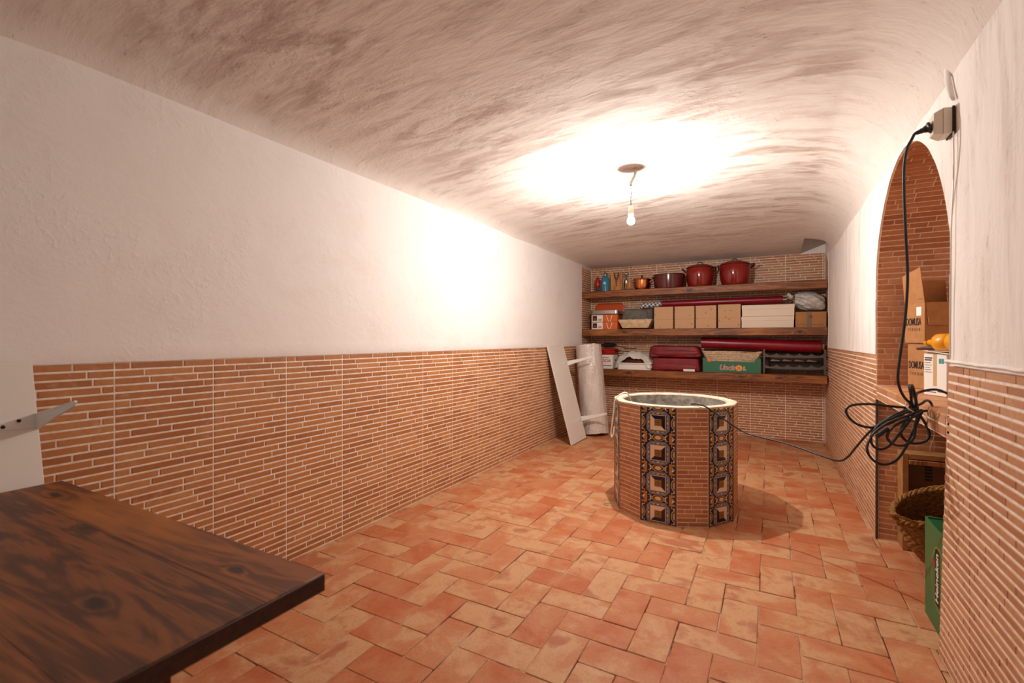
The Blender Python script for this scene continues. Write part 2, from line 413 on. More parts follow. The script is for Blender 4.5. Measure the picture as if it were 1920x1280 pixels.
def lay_bricks(owner, bricks, mat, name='brick', stuff='small_bricks', limit=300, proud=.0026):
    """bricks: (centre, u, v, w, h). The largest in view become objects, the rest one mesh."""
    S = []
    for (c, u, v, w_, h_) in bricks:
        n = Vector(u).cross(Vector(v)).normalized(); S.append(score(Vector(c), n, w_*h_))
    order = sorted(range(len(bricks)), key=lambda i: -S[i]); pick = [i for i in order[:limit] if S[i] > 0]
    if len(bricks) <= limit: pick = order
    for i in pick:
        c, u, v, w_, h_ = bricks[i]; w_ = round(w_, 3); h_ = round(h_, 4); key = (w_, h_, mat.name, proud)
        if key not in BM:
            me = bpy.data.meshes.new(name); vs_, fs_ = brick_verts(w_, h_, proud); me.from_pydata(vs_, [], fs_); me.materials.append(mat); BM[key] = me
        o = link(name, BM[key], owner, frame(Vector(c), u, v))
    rest = set(range(len(bricks)))-set(pick)
    if rest:
        V = []; F = []; T = []
        for i in sorted(rest):
            c, u, v, w_, h_ = bricks[i]; M = frame(Vector(c), u, v); vs_, fs_ = brick_verts(w_, h_, proud); b = len(V)
            V += [tuple(M @ Vector(q)) for q in vs_]; F += [tuple(b+k for k in f) for f in fs_]; T += [random.random()]*5
        me = bpy.data.meshes.new(stuff); me.from_pydata(V, [], F); me.materials.append(mat)
        me.attributes.new('tone', 'FLOAT', 'FACE').data.foreach_set('value', T)
        o = link(stuff, me, owner); o['kind'] = 'stuff'
PITCH = .394; NROW = 36; WH = 1.155; RH = WH/NROW; GAP = .0064
PAT = [(.14, .66), (.27, .77), (.32, .82), (.40, .89), (.65,), (.14, .53), (.78,), (.28, .89), (.40,), (.14, .54), (.79,), (.30, .66), (.27, .82), (.53,), (.14, .67), (.41, .88), (.33, .78), (.66,)]
def panel_rows(o, u, u0, u1, z0, z1, seam0, rh=RH, edge=None, ph=0, gap=GAP, gz=.0078):
    """rows of strip bricks on a vertical face: o origin, u horizontal axis, between u0..u1"""
    out = []; o = Vector(o); u = Vector(u); n = int(round((z1-z0)/rh)); rh = (z1-z0)/n
    for r in range(n):
        zc = z0+(r+.5)*rh; a, b = u0, u1
        if edge: a, b = edge(zc, a, b)
        k0 = math.floor((a-seam0)/PITCH)-1; k1 = math.ceil((b-seam0)/PITCH)+1
        cuts = []
        pat = PAT[(n-1-r+ph) % len(PAT)]
        for k in range(k0, k1+1):
            cuts.append(seam0+k*PITCH); cuts += [seam0+(k+t)*PITCH for t in pat]
        cuts.sort()
        for q0, q1 in zip(cuts, cuts[1:]):
            q0, q1 = max(q0, a), min(q1, b)
            if q1-q0 < .014: continue
            out.append((o+u*((q0+q1)/2)+Vector((0, 0, zc)), u, Vector((0, 0, 1)), q1-q0-gap, rh-gz))
    return out

# ------------------------------------------------------------------ room dimensions
XL, XR, YB, YF, YS = -2.38, .588, 6.82, -1.3, 6.39
NY0, NY1, NX = 2.285, 3.69, 1.19                 # niche in the right wall
AC, AR, AZ = (NY0+NY1)/2, (NY1-NY0)/2, 1.49       # its arch
CT0, CT1 = .875, .963                             # counter slab
ZT = 2.31                                         # top of the tiling over the shelves
Zv = Vector((0, 0, 1))

# floor: mortar bed plus herringbone terracotta
fl = MB(); fl.box(XL-.1, NX+.1, YF-.1, YB+.1, -.10, -.0034)
floor = struct(fl.build('floor', MORTAR, smooth=False))
P = .1528; FX0, FY0 = -.8924*CH, 1.3759*CH-.1528
def tile_outline(x0, x1, y0, y1, rnd):
    c = rnd.uniform(.003, .007); j = lambda: rnd.uniform(-.0016, .0016); o = []
    for (x, y, dx, dy) in ((x0, y0, 1, 1), (x1, y0, -1, 1), (x1, y1, -1, -1), (x0, y1, 1, -1)):
        a, b = (x+dx*c+j(), y+j()), (x+j(), y+dy*c+j())
        o += [b, a] if (dx, dy) in ((1, 1), (-1, -1)) else [a, b]
    return o
def tile_geo(x0, x1, y0, y1, rnd):
    o = tile_outline(x0, x1, y0, y1, rnd); cx_, cy_ = (x0+x1)/2, (y0+y1)/2; n = len(o)
    up = [(cx_+(x-cx_)*(1-.0025/max(.02, x1-x0)*2), cy_+(y-cy_)*(1-.0025/max(.02, y1-y0)*2)) for x, y in o]
    vs_ = [(x, y, -.012) for x, y in o]+[(x, y, -.0022) for x, y in o]+[(x, y, 0) for x, y in up]
    fs_ = [(i, (i+1) % n, n+(i+1) % n, n+i) for i in range(n)]+[(n+i, n+(i+1) % n, 2*n+(i+1) % n, 2*n+i) for i in range(n)]+[tuple(range(2*n, 3*n))]
    return vs_, fs_
def clip_rects(x0, x1, y0, y1):
    r = []
    a, b = max(x0, XL), min(x1, XR)
    if b-a > .012 and min(y1, YB)-max(y0, YF) > .012: r.append((a, b, max(y0, YF), min(y1, YB)))
    a, b = max(x0, XR), min(x1, NX); c, d = max(y0, 2.46), min(y1, NY1)
    if b-a > .012 and d-c > .012:
        if r and a == XR and c <= r[0][2]+1e-6 and d >= r[0][3]-1e-6: r = [(r[0][0], b, r[0][2], r[0][3])]
        else: r.append((a, b, c, d))
    return r
tiles = []; g = .0016
for i in range(-12, 20):
    for j in range(-26, 42):
        k = (i+j) % 4; x, y = FX0+i*P, FY0+j*P
        if k == 0: q = (x, x+2*P, y, y+P)
        elif k == 2: q = (x, x+P, y, y+2*P)
        else: continue
        for (a, b, c, d) in clip_rects(*q): tiles.append((a+g, b-g, c+g, d-g))
rt = random.Random(3)
TS = [score(Vector(((a+b)/2, (c+d)/2, 0)), Zv, (b-a)*(d-c)) for a, b, c, d in tiles]
order = sorted(range(len(tiles)), key=lambda i: -TS[i]); pick = [i for i in order[:300] if TS[i] > 0]
TV = {}
def tile_mesh(wd, dp, var):
    key = (round(wd, 3), round(dp, 3), var)
    if key not in TV:
        vs_, fs_ = tile_geo(-wd/2, wd/2, -dp/2, dp/2, rt); me = bpy.data.meshes.new('floor_tile'); me.from_pydata(vs_, [], fs_); me.materials.append(TERRA); TV[key] = me
    return TV[key]
for i in pick:
    a, b, c, d = tiles[i]
    M = Matrix.Translation(((a+b)/2+rt.uniform(-.001, .001), (c+d)/2+rt.uniform(-.001, .001), rt.uniform(-.0015, .0012))) @ Matrix.Rotation(rt.uniform(-.004, .004), 4, 'Z') @ Matrix.Rotation(rt.uniform(-.006, .006), 4, 'X') @ Matrix.Rotation(rt.uniform(-.006, .006), 4, 'Y')
    link('floor_tile', tile_mesh(b-a, d-c, rt.randrange(5)), floor, M)
V = []; F = []; T = []
for i in set(range(len(tiles)))-set(pick):
    vs_, fs_ = tile_geo(*tiles[i], rt); b = len(V); dz = rt.uniform(-.0015, .001); V += [(x, y, z+dz) for x, y, z in vs_]; F += [tuple(b+k for k in f) for f in fs_]; T += [rt.random()]*len(fs_)
me = bpy.data.meshes.new('small_floor_tiles'); me.from_pydata(V, [], F); me.materials.append(TERRA)
me.attributes.new('tone', 'FLOAT', 'FACE').data.foreach_set('value', T)
o = link('small_floor_tiles', me, floor); o['kind'] = 'stuff'

# ceiling: hand-trowelled shallow vault with a small pocket over the right end of the shelves
PROF = [(XL+.004, 2.285), (XL+.008, 2.33), (XL+.035, 2.37), (XL+.10, 2.40), (-2.1, 2.425), (-1.7, 2.46), (-1.2, 2.49), (-.7, 2.505), (-.2, 2.505), (.1, 2.49), (.3, 2.455), (.33, 2.448), (.42, 2.41), (.50, 2.35), (.555, 2.29), (XR-.006, 2.20)]
prof = [PROF[0]]
for a, b in zip(PROF, PROF[1:]):
    k = max(1, int((b[0]-a[0])/.07)); prof += [(a[0]+(b[0]-a[0])*t/k, a[1]+(b[1]-a[1])*t/k) for t in range(1, k+1)]
def ceil_z(x, z, y):
    t = max(0, (y-4.2)/(YB-4.2))**1.6
    zz = z+(min(z, ZT)-z)*t
    edge = min(1, (x-XL)/.3, (XR-x)/.3); edge = max(0, edge)
    zz += edge*.012*noise.noise(Vector((x*1.3, y*.9, 0)))*(1-t)+edge*.003*noise.noise(Vector((x*4, y*3, 5)))*(1-t)
    return zz
YP = 6.1; ny = 84
ys = [YF-.05+(YB+.0-YF+.05)*i/ny for i in range(ny+1)]; ys = sorted(set([y for y in ys if abs(y-YP) > .03]+[YP]))
V = [(x, y, ceil_z(x, z, y)) for y in ys for x, z in prof]; n = len(prof); F = []
for i in range(len(ys)-1):
    for j in range(n-1):
        if ys[i] >= YP-1e-6 and prof[j][0] >= .33-1e-6: continue
        F.append((i*n+j, i*n+j+1, (i+1)*n+j+1, (i+1)*n+j))
me = bpy.data.meshes.new('ceiling'); me.from_pydata(V, [], F); me.materials.append(PL_CEIL); me.polygons.foreach_set('use_smooth', [True]*len(F))
ceiling = struct(link('ceiling', me))
mb = MB(); jp = [j for j in range(n) if prof[j][0] >= .33-1e-6]; ZP = 2.62
ip = ys.index(YP)
for a, b in zip(jp, jp[1:]): mb.add([V[ip*n+a], V[ip*n+b], (prof[b][0], YP, ZP), (prof[a][0], YP, ZP)], [(0, 1, 2, 3)])
for i in range(ip, len(ys)-1): mb.add([V[i*n+jp[0]], V[(i+1)*n+jp[0]], (.33, ys[i+1], ZP), (.33, ys[i], ZP)], [(0, 1, 2, 3)])
mb.add([(.33, YP, ZP), (XR, YP, ZP), (XR, YB, ZP), (.33, YB, ZP)], [(0, 1, 2, 3)])
mb.add([(.33, YB-.004, ZT-.01), (XR, YB-.004, ZT-.01), (XR, YB-.004, ZP), (.33, YB-.004, ZP)], [(0, 1, 2, 3)])
mb.add([(XR-.004, YP, 2.1), (XR-.004, YS+.01, 2.1), (XR-.004, YB, ZT), (XR-.004, YB, ZP), (XR-.004, YP, ZP)], [(0, 1, 2, 3, 4)])
mb.build('ceiling_pocket', PL_LEFT, ceiling, smooth=False)

def plaster_sheet(fn, nu, nv): 
    return MB().grid(fn, nu, nv)
# left wall
mb = MB(); mb.box(XL-.12, XL, YF-.1, YB+.1, -.05, 2.6)
wall_left = struct(mb.build('wall_left', GROUT, smooth=False))
def pl_left(a, b):
    y = YF+(YS-YF)*a; z = WH+(2.36-WH)*b
    t = min(1, b*40); return (XL+.009*t+.004*noise.noise(Vector((y*1.5, z*1.5, 3)))*t+(.004 if b < .04 else 0), y, z+(.003*noise.noise(Vector((y*6, 0, 0))) if b == 0 else 0))
mb = plaster_sheet(pl_left, 110, 34); mb.add([(XL, YS, WH), (XL+.009, YS, WH), (XL+.009, YS, 2.36), (XL, YS, 2.36)], [(0, 1, 2, 3)])
mb.build('plaster', PL_LEFT, wall_left)
SEAM = 1.0437*CH
br = panel_rows((XL, 0, 0), (0, 1, 0), YF, YS, 0.002, WH, SEAM)
br = [(c, Vector((0, 1, 0)), Zv, w_, h_) for c, u, v, w_, h_ in br]
br += [(c, Vector((0, 1, 0)), Zv, w_, h_) for c, u, v, w_, h_ in panel_rows((XL, 0, 0), (0, 1, 0), YS+.002, YB, 0.002, ZT, SEAM)]
lay_bricks(wall_left, br, BRICK)

# back wall
mb = MB(); mb.box(XL-.12, XR+.12, YB, YB+.12, -.05, 2.75)
wall_back = struct(mb.build('wall_back', GROUT, smooth=False))
br = [(c, Vector((1, 0, 0)), Zv, w_, h_) for c, u, v, w_, h_ in panel_rows((0, YB, 0), (1, 0, 0), XL+.006, XR-.006, .002, ZT, -.62)]
lay_bricks(wall_back, br, BRICK)
mb = MB(); mb.tube([(XL, YB-.004, ZT+.004), (.33, YB-.004, ZT+.004)], .007, 6); mb.build('plaster_bead', PL_LEFT, wall_back)
# wall behind the camera
mb = MB(); mb.box(XL-.12, -.85, YF-.12, YF, -.05, 2.75); mb.box(.15, XR+.12, YF-.12, YF, -.05, 2.75); mb.box(-.85, .15, YF-.12, YF, 2.05, 2.75)
struct(mb.build('wall_front', PL_LEFT, smooth=False))

# right wall with its two openings
def edge_y(z): return NY0 if z >= 1.25 else (2.33-(z-1.155)/.095*.045 if z > 1.155 else 2.45-.12*z/1.155)
def arch_z(y): return AZ+math.sqrt(max(0, AR*AR-(y-AC)**2))
mb = MB()
zs = [-.05]+[WH*i/12 for i in range(13)]+[1.25]
for a, b in zip(zs, zs[1:]): mb.add([(XR, YF-.1, a), (XR, edge_y(a), a), (XR, edge_y(b), b), (XR, YF-.1, b)], [(0, 1, 2, 3)])
mb.add([(XR, NY1, -.05), (XR, YB, -.05), (XR, YB, 2.5), (XR, NY1, 2.5)], [(0, 1, 2, 3)])
mb.add([(XR, 2.33, CT0), (XR, NY1, CT0), (XR, NY1, CT1), (XR, 2.33, CT1)], [(0, 1, 2, 3)])
wall_right = struct(mb.build('wall_right', GROUT, smooth=False))
def px(y, z): return XR-.008-.005*noise.noise(Vector((y*1.7, z*1.7, 9)))-.002*noise.noise(Vector((y*7, z*4, 2)))
mb = MB()
mb.grid(lambda a, b: (px(YF+(NY0-YF)*a, 0) if b < .001 else px(YF+(NY0-YF)*a, WH+(2.24-WH)*b), YF+(NY0-YF)*a, WH+(2.24-WH)*b), 60, 24)
mb.grid(lambda a, b: (px(NY1+(YS-NY1)*a, WH+(2.24-WH)*b), NY1+(YS-NY1)*a, WH+(2.24-WH)*b), 50, 24)
na = 40
def arch_pt(a, b):
    an = PI*(1-a); y = AC+AR*math.cos(an)*1.0; z0 = AZ+AR*math.sin(an); rag = .004*noise.noise(Vector((an*14, 1, 1)))
    z = z0+rag+(2.24-z0-rag)*b; return (px(y, z), y, z)
mb.grid(arch_pt, na, 14)
# plaster returns into the niche edge and at the shelf end
mb.add([(XR+.004, NY0, 1.2), (XR-.012, NY0, 1.2), (XR-.012, NY0, AZ), (XR+.004, NY0, AZ)], [(0, 1, 2, 3)])
mb.grid(lambda a, b: (arch_pt(a, 0)[0]+.016*b, arch_pt(a, 0)[1], arch_pt(a, 0)[2]), na, 2)
mb.add([(XR, YS, WH), (XR-.012, YS, WH), (XR-.012, YS, 2.24), (XR, YS, 2.24)], [(0, 1, 2, 3)])
# thick white ledge over the tiles
mb.grid(lambda a, b: (XR-.006-.009*math.sin(PI*b), YF+(2.335-YF)*a, WH+.004+.016*b+.003*noise.noise(Vector((a*40, 0, 0)))), 70, 5)
mb.build('plaster', PL_RIGHT, wall_right)
ux = Vector((0, -1, 0))
br = [(c, ux, Zv, w_, h_) for c, u, v, w_, h_ in panel_rows((XR, 0, 0), (0, 1, 0), YF, 2.46, .002, WH, 2.117, edge=lambda z, a, b: (a, edge_y(z)), gap=.004, gz=.009)]
lay_br2 = [(c, ux, Zv, w_, h_) for c, u, v, w_, h_ in panel_rows((XR, 0, 0), (0, 1, 0), NY1+.004, YS, .002, WH, 3.69, ph=5)]
lay_br2 += [(c, ux, Zv, w_, h_) for c, u, v, w_, h_ in panel_rows((XR, 0, 0), (0, 1, 0), YS, YB, .002, ZT, 3.69, ph=5)]
lay_br2 += [(c, ux, Zv, w_, h_) for c, u, v, w_, h_ in panel_rows((XR, 0, 0), (0, 1, 0), 2.36, NY1, CT0, CT1, 2.2, rh=.044, ph=3)]
lay_bricks(wall_right, br+lay_br2, BRICK_PALE)
# peeling curl of plaster and the thin wire on the wall
mb = MB()
def peel(a, b):
    A = Vector((XR-.012, 2.30, 2.285)).lerp(Vector((XR-.012, 2.215, 2.10)), a); B = Vector((XR-.02, 2.31, 2.275)).lerp(Vector((XR-.026, 2.235, 2.09)), a)
    p = A.lerp(B, b*math.sin(PI*min(1, .12+a*.88))**.6); p.x -= .008*math.sin(b*PI)*a; return p
mb.grid(peel, 12, 6); o = mb.build('peeling_plaster', PL_RIGHT, wall_right)
sm = o.modifiers.new('thickness', 'SOLIDIFY'); sm.thickness = .003
mb = MB(); mb.tube([(XR-.016, 2.222, 1.99), (XR-.015, 2.224, 1.83), (XR-.016, 2.246, 1.645), (XR-.015, 2.255, 1.40), (XR-.016, 2.258, 1.18)], .0022, 6, smooth=4); mb.build('surface_wire', IVORY, wall_right)

# arched niche above the counter
mb = MB()
mb.add([(XR-.004, NY1, CT1), (NX, NY1, CT1), (NX, NY1, AZ), (XR-.004, NY1, AZ)], [(0, 1, 2, 3)])
mb.add([(XR, NY0, CT1), (NX, NY0, CT1), (NX, NY0, AZ), (XR, NY0, AZ)], [(0, 1, 2, 3)])
mb.grid(lambda a, b: (XR-.004+(NX-XR+.004)*b, AC+AR*math.cos(PI*a), AZ+AR*math.sin(PI*a)), 48, 2)
mb.add([(NX, NY0-.05, CT1), (NX, NY1+.05, CT1), (NX, NY1+.05, 2.3), (NX, NY0-.05, 2.3)], [(0, 1, 2, 3)])
niche = struct(mb.build('wall_niche', GROUT, smooth=False))
br = []; rn = random.Random(5)
def run(x0, x1):
    q = [x0]; x = x0-rn.uniform(0, .17)
    while True:
        x += rn.choice((.085, .14, .19))
        if x > x1-.02: break
        if x > x0+.025: q.append(x)
    return q+[x1]
rows = int(round((AZ-CT1)/.0325))
for r in range(rows):
    z = CT1+(r+.5)*(AZ-CT1)/rows; q = run(XR-.003, NX)
    for a, b in zip(q, q[1:]): br.append(((((a+b)/2), NY1, z), Vector((1, 0, 0)), Zv, b-a-.005, .027))
    q = run(XR, NX)
    for a, b in zip(q, q[1:]): br.append(((((a+b)/2), NY0, z), Vector((-1, 0, 0)), Zv, b-a-.005, .027))
na_ = int(PI*AR/.0335)
for r in range(na_):
    an = PI*(r+.5)/na_; q = run(XR-.003, NX)
    c_, s_ = math.cos(an), math.sin(an)
    for a, b in zip(q, q[1:]): br.append((((a+b)/2, AC+AR*c_, AZ+AR*s_), Vector((1, 0, 0)), Vector((0, -s_, c_)), b-a-.005, .028))
lay_bricks(niche, br, BRICK_RED, proud=.004)
# counter slab
mb = MB(); mb.box(XR+.002, NX, 2.33, NY1, CT0, CT1-.006)
counter = struct(mb.build('trim_1', MORTAR, smooth=False))
for i in range(5):
    for j in range(2):
        y0 = 2.335+i*.271; x0 = XR-.006+j*.3
        MB().box(x0+.002, x0+.296, y0+.002, y0+.267, CT1-.012, CT1, .003).build('counter_tile', TERRA, counter, smooth=False)
# low recess under the counter
mb = MB()
mb.add([(XR, NY1, -.05), (NX, NY1, -.05), (NX, NY1, CT0), (XR, NY1, CT0)], [(0, 1, 2, 3)])
mb.add([(XR, 2.45, -.05), (NX, 2.45, -.05), (NX, 2.335, CT0), (XR, 2.335, CT0)], [(0, 1, 2, 3)])
mb.add([(NX, 2.3, -.05), (NX, NY1, -.05), (NX, NY1, CT0), (NX, 2.3, CT0)], [(0, 1, 2, 3)])
recess = struct(mb.build('wall_recess', GROUT, smooth=False))
br = []; rows = int(round(CT0/.0335))
for r in range(rows):
    z = .002+(r+.5)*(CT0-.004)/rows; q = run(XR+.008, NX)
    for a, b in zip(q, q[1:]): br.append((((a+b)/2, NY1, z), Vector((1, 0, 0)), Zv, b-a-.005, .028))
lay_bricks(recess, br, BRICK_RED)
MB().box(XR-.008, XR+.006, NY1-.008, NY1+.003, 0, CT0, .002).build('corner_trim', TRIM, recess)

# ------------------------------------------------------------------ table in the foreground
tb = thing('wooden_table', (-1.52, .21, 0), 'dark stained wooden table with knotty plank top beside the white wall', 'table')
yy = [.69, .556, .28, .03, -.27]
for i, (a, b) in enumerate(zip(yy, yy[1:])):
    mb = MB(); mb.box(-2.2, -.838-.001*i, b+.0002, a-.0002, .712+.0004*i, .75-.0003*i, 0 if i else .0015); mb.build('plank', WOOD_TABLE if i else WOOD_TABLE_B, tb)
MB().box(-.8385, -.835, -.268, .688, .7125, .7485, .0012).build('shaded_edge', simple('shaded_edge_wood', '2a140a', .6, c2='3c1e0e', scale=60), tb)  # dark strip along the tabletop's right side, its shade put into the colour
mb = MB(); mb.box(-2.05, -.93, .40, .425, .60, .712, .003); mb.box(-2.05, -.93, -.18, -.155, .60, .712, .003); mb.build('apron', WOOD_RED, tb)
for x in (-1.88, -.985):
    for y in (-.15, .40):
        mb = MB(); mb.add([(x-.025, y-.025, 0), (x+.025, y-.025, 0), (x+.025, y+.025, 0), (x-.025, y+.025, 0), (x-.045, y-.045, .712), (x+.045, y-.045, .712), (x+.045, y+.045, .712), (x-.045, y+.045, .712)],
            [(3, 2, 1, 0), (4, 5, 6, 7), (0, 1, 5, 4), (1, 2, 6, 5), (2, 3, 7, 6), (3, 0, 4, 7)]); mb.build('leg', WOOD_RED, tb, smooth=False)

# ------------------------------------------------------------------ two white shelf boards leaning on the left wall
def lean_board(y0, y1, xf, xt, zt, arms, label):
    t = thing('shelf_board', ((xf+xt)/2, (y0+y1)/2, 0), label, 'shelf board')
    d = Vector((xt-xf, 0, zt)); L = d.length; d.normalize(); nrm = Vector((d.z, 0, -d.x))
    if nrm.x < 0: nrm = -nrm
    M = frame((xf, y0, 0.002), (0, 1, 0), d)                    # local x along width, y up the board, z out of its face
    s = 1 if M.col[2].xyz.dot(nrm) > 0 else -1
    W = y1-y0
    mb = MB(M); mb.box(0, W, 0.006, L, *sorted((0, -s*.018)), .0015); mb.build('board', WHITE_BOARD, t)
    for (k, ln) in arms:
        mb = MB(M)
        h0 = k*L
        foot = [(W-.30, -.006), (W-.02, -.022), (W, -.022), (W, .022), (W-.02, .022), (W-.30, .006)]
        mb.prism([(x, h0+y) for x, y in foot], (0, 0, s*.0005), (1, 0, 0), (0, 1, 0), s*.003)
        tip = [(0, -.026), (ln*.5, -.015), (ln, -.006), (ln+.006, 0), (ln, .006), (ln*.5, .015), (0, .026)]
        b = mb.prism([(x, h0+y) for x, y in tip], (W-.004, 0, 0), (0, 0, s), (0, 1, 0), .003)
        mb.tube([(W-.004, h0+.025, 0), (W-.005, h0+.0145, s*ln*.5), (W-.004, h0+.005, s*ln)], .0045, 6)
        mb.tube([(W-.004, h0-.025, 0), (W-.005, h0-.0145, s*ln*.5), (W-.004, h0-.005, s*ln)], .0045, 6)
        bo = mb.build('bracket', BRACKET, t)
        for q in ((W-.05, .008), (W-.09, -.008)):
            mb = MB(M); mb.lathe([(.006, 0), (.006, .003), (.002, .0045)], (q[0], h0+q[1], s*.003), 10); mb.build('screw', SCREW, bo)
    return t
lean_board(5.165, 5.66, -2.035, -2.352, 1.175, [(.205, .34), (.80, .34)], 'white shelf board with two metal brackets leaning near the bubble wrap roll')
lean_board(.16, .655, -2.045, -2.352, 1.165, [(.82, .34)], 'white shelf board with a metal bracket leaning behind the wooden table')

# bubble wrap roll
b0, b1 = Vector((-2.012, 5.93, .016)), Vector((-2.16, 6.06, 1.165)); ax = (b1-b0).normalized()
t = thing('bubble_wrap_roll', (b0.x, b0.y, 0), 'tall translucent roll of bubble wrap standing in the corner by the shelves', 'bubble wrap')
M = frame(b0, ax.orthogonal(), ax.cross(ax.orthogonal())); L = (b1-b0).length
mb = MB(M)
def wrap(a, b):
    an = 2*PI*a; z = L*b; r = .168+.006*noise.noise(Vector((math.cos(an)*2, math.sin(an)*2, z*3)))+.004*noise.noise(Vector((an*3, z*12, 3)))
    return (r*math.cos(an), r*math.sin(an), z+.008*noise.noise(Vector((an*2, b, 7))))
mb.grid(wrap, 48, 30, cu=True)
for zz in (0, L): mb.add([(0, 0, zz)]+[wrap(k/48, zz/L) for k in range(48)], [(0, 1+k, 1+(k+1) % 48) for k in range(48)])
mb.build('roll', BUBBLE, t)
mb = MB(M); mb.grid(lambda a, b: ((.172+.008*a)*math.cos(-.9+1.0*a), (.172+.008*a)*math.sin(-.9+1.0*a), L*b), 10, 12); mb.build('loose_edge', BUBBLE, t)
mb = MB(M); mb.tube([(.04*math.cos(k*.5), .04*math.sin(k*.5), L+.003) for k in range(0)]+[(0, 0, L-.02), (0, 0, L+.004)], .035, 16); mb.build('core', CARD, t)

# ------------------------------------------------------------------ well
WX, WY, WR, WZ = -.6409, 3.6968, .4388, .80
well = thing('well', (WX, WY, 0), 'round well curb clad in patterned tiles and strip bricks', 'well')
ang = []; a = 250.03
for k in range(6): ang += [math.radians(a+60*k), math.radians(a+60*k+32.54)]
vt = [Vector((WX+WR*math.cos(q), WY+WR*math.sin(q), 0)) for q in ang]
mb = MB(); ir = .362
N = 12
inn = lambda k, r: (WX+r*math.cos(ang[0]+2*PI*k/48), WY+r*math.sin(ang[0]+2*PI*k/48))
core = [v_.lerp(Vector((WX, WY, 0)), .0012) for v_ in vt]
mb.add([(p.x, p.y, 0) for p in core]+[(p.x, p.y, WZ-.012) for p in core], [(i, (i+1) % N, N+(i+1) % N, N+i) for i in range(N)])
mb.build('core', GROUT, well, smooth=False)
mb = MB()
mb.grid(lambda a, b: (WX+(ir+.006*noise.noise(Vector((math.cos(2*PI*a)*5, math.sin(2*PI*a)*5, b*9))))*math.cos(2*PI*a), WY+(ir+.006*noise.noise(Vector((math.cos(2*PI*a)*5, math.sin(2*PI*a)*5, b*9))))*math.sin(2*PI*a), .02+(WZ-.03)*b), 64, 20, cu=True)
mb.lathe([(.001, .02), (ir+.01, .02)], (WX, WY, 0), 48, caps=False)
mb.build('inner_wall', CONCRETE, well)
# rim: lathe-like ring from the polygon to the round bore
ns = 96; rim = []
def poly_r(an):
    d = Vector((math.cos(an), math.sin(an)))
    for i in range(N):
        A = (vt[i]-Vector((WX, WY, 0))).to_2d(); B = (vt[(i+1) % N]-Vector((WX, WY, 0))).to_2d(); e = B-A
        den = d.x*e.y-d.y*e.x
        if abs(den) < 1e-9: continue
        t_ = (A.x*e.y-A.y*e.x)/den; s_ = (A.x*d.y-A.y*d.x)/den
        if t_ > 0 and -1e-6 <= s_ <= 1+1e-6: return t_
    return WR
mb = MB()
def rimf(a, b):
    an = 2*PI*a; ro = poly_r(an)+.002; ri = ir+.006+.006*noise.noise(Vector((math.cos(an)*6, math.sin(an)*6, 4)))
    pr = [(ro, WZ-.016), (ro+.001, WZ-.004), (ro-.006, WZ+.001), ((ro*2+ri)/3, WZ+.002), ((ro+2*ri)/3, WZ+.001), (ri+.006, WZ-.002), (ri-.002, WZ-.018), (ri, WZ-.05)]
    r, z = pr[int(round(b*7))]; z += .0022*noise.noise(Vector((r*math.cos(an)*9, r*math.sin(an)*9, 1)))
    return (WX+r*math.cos(an), WY+r*math.sin(an), z)
mb.grid(rimf, ns, 8, cu=True); mb.build('rim', RIM, well, angle=.6)
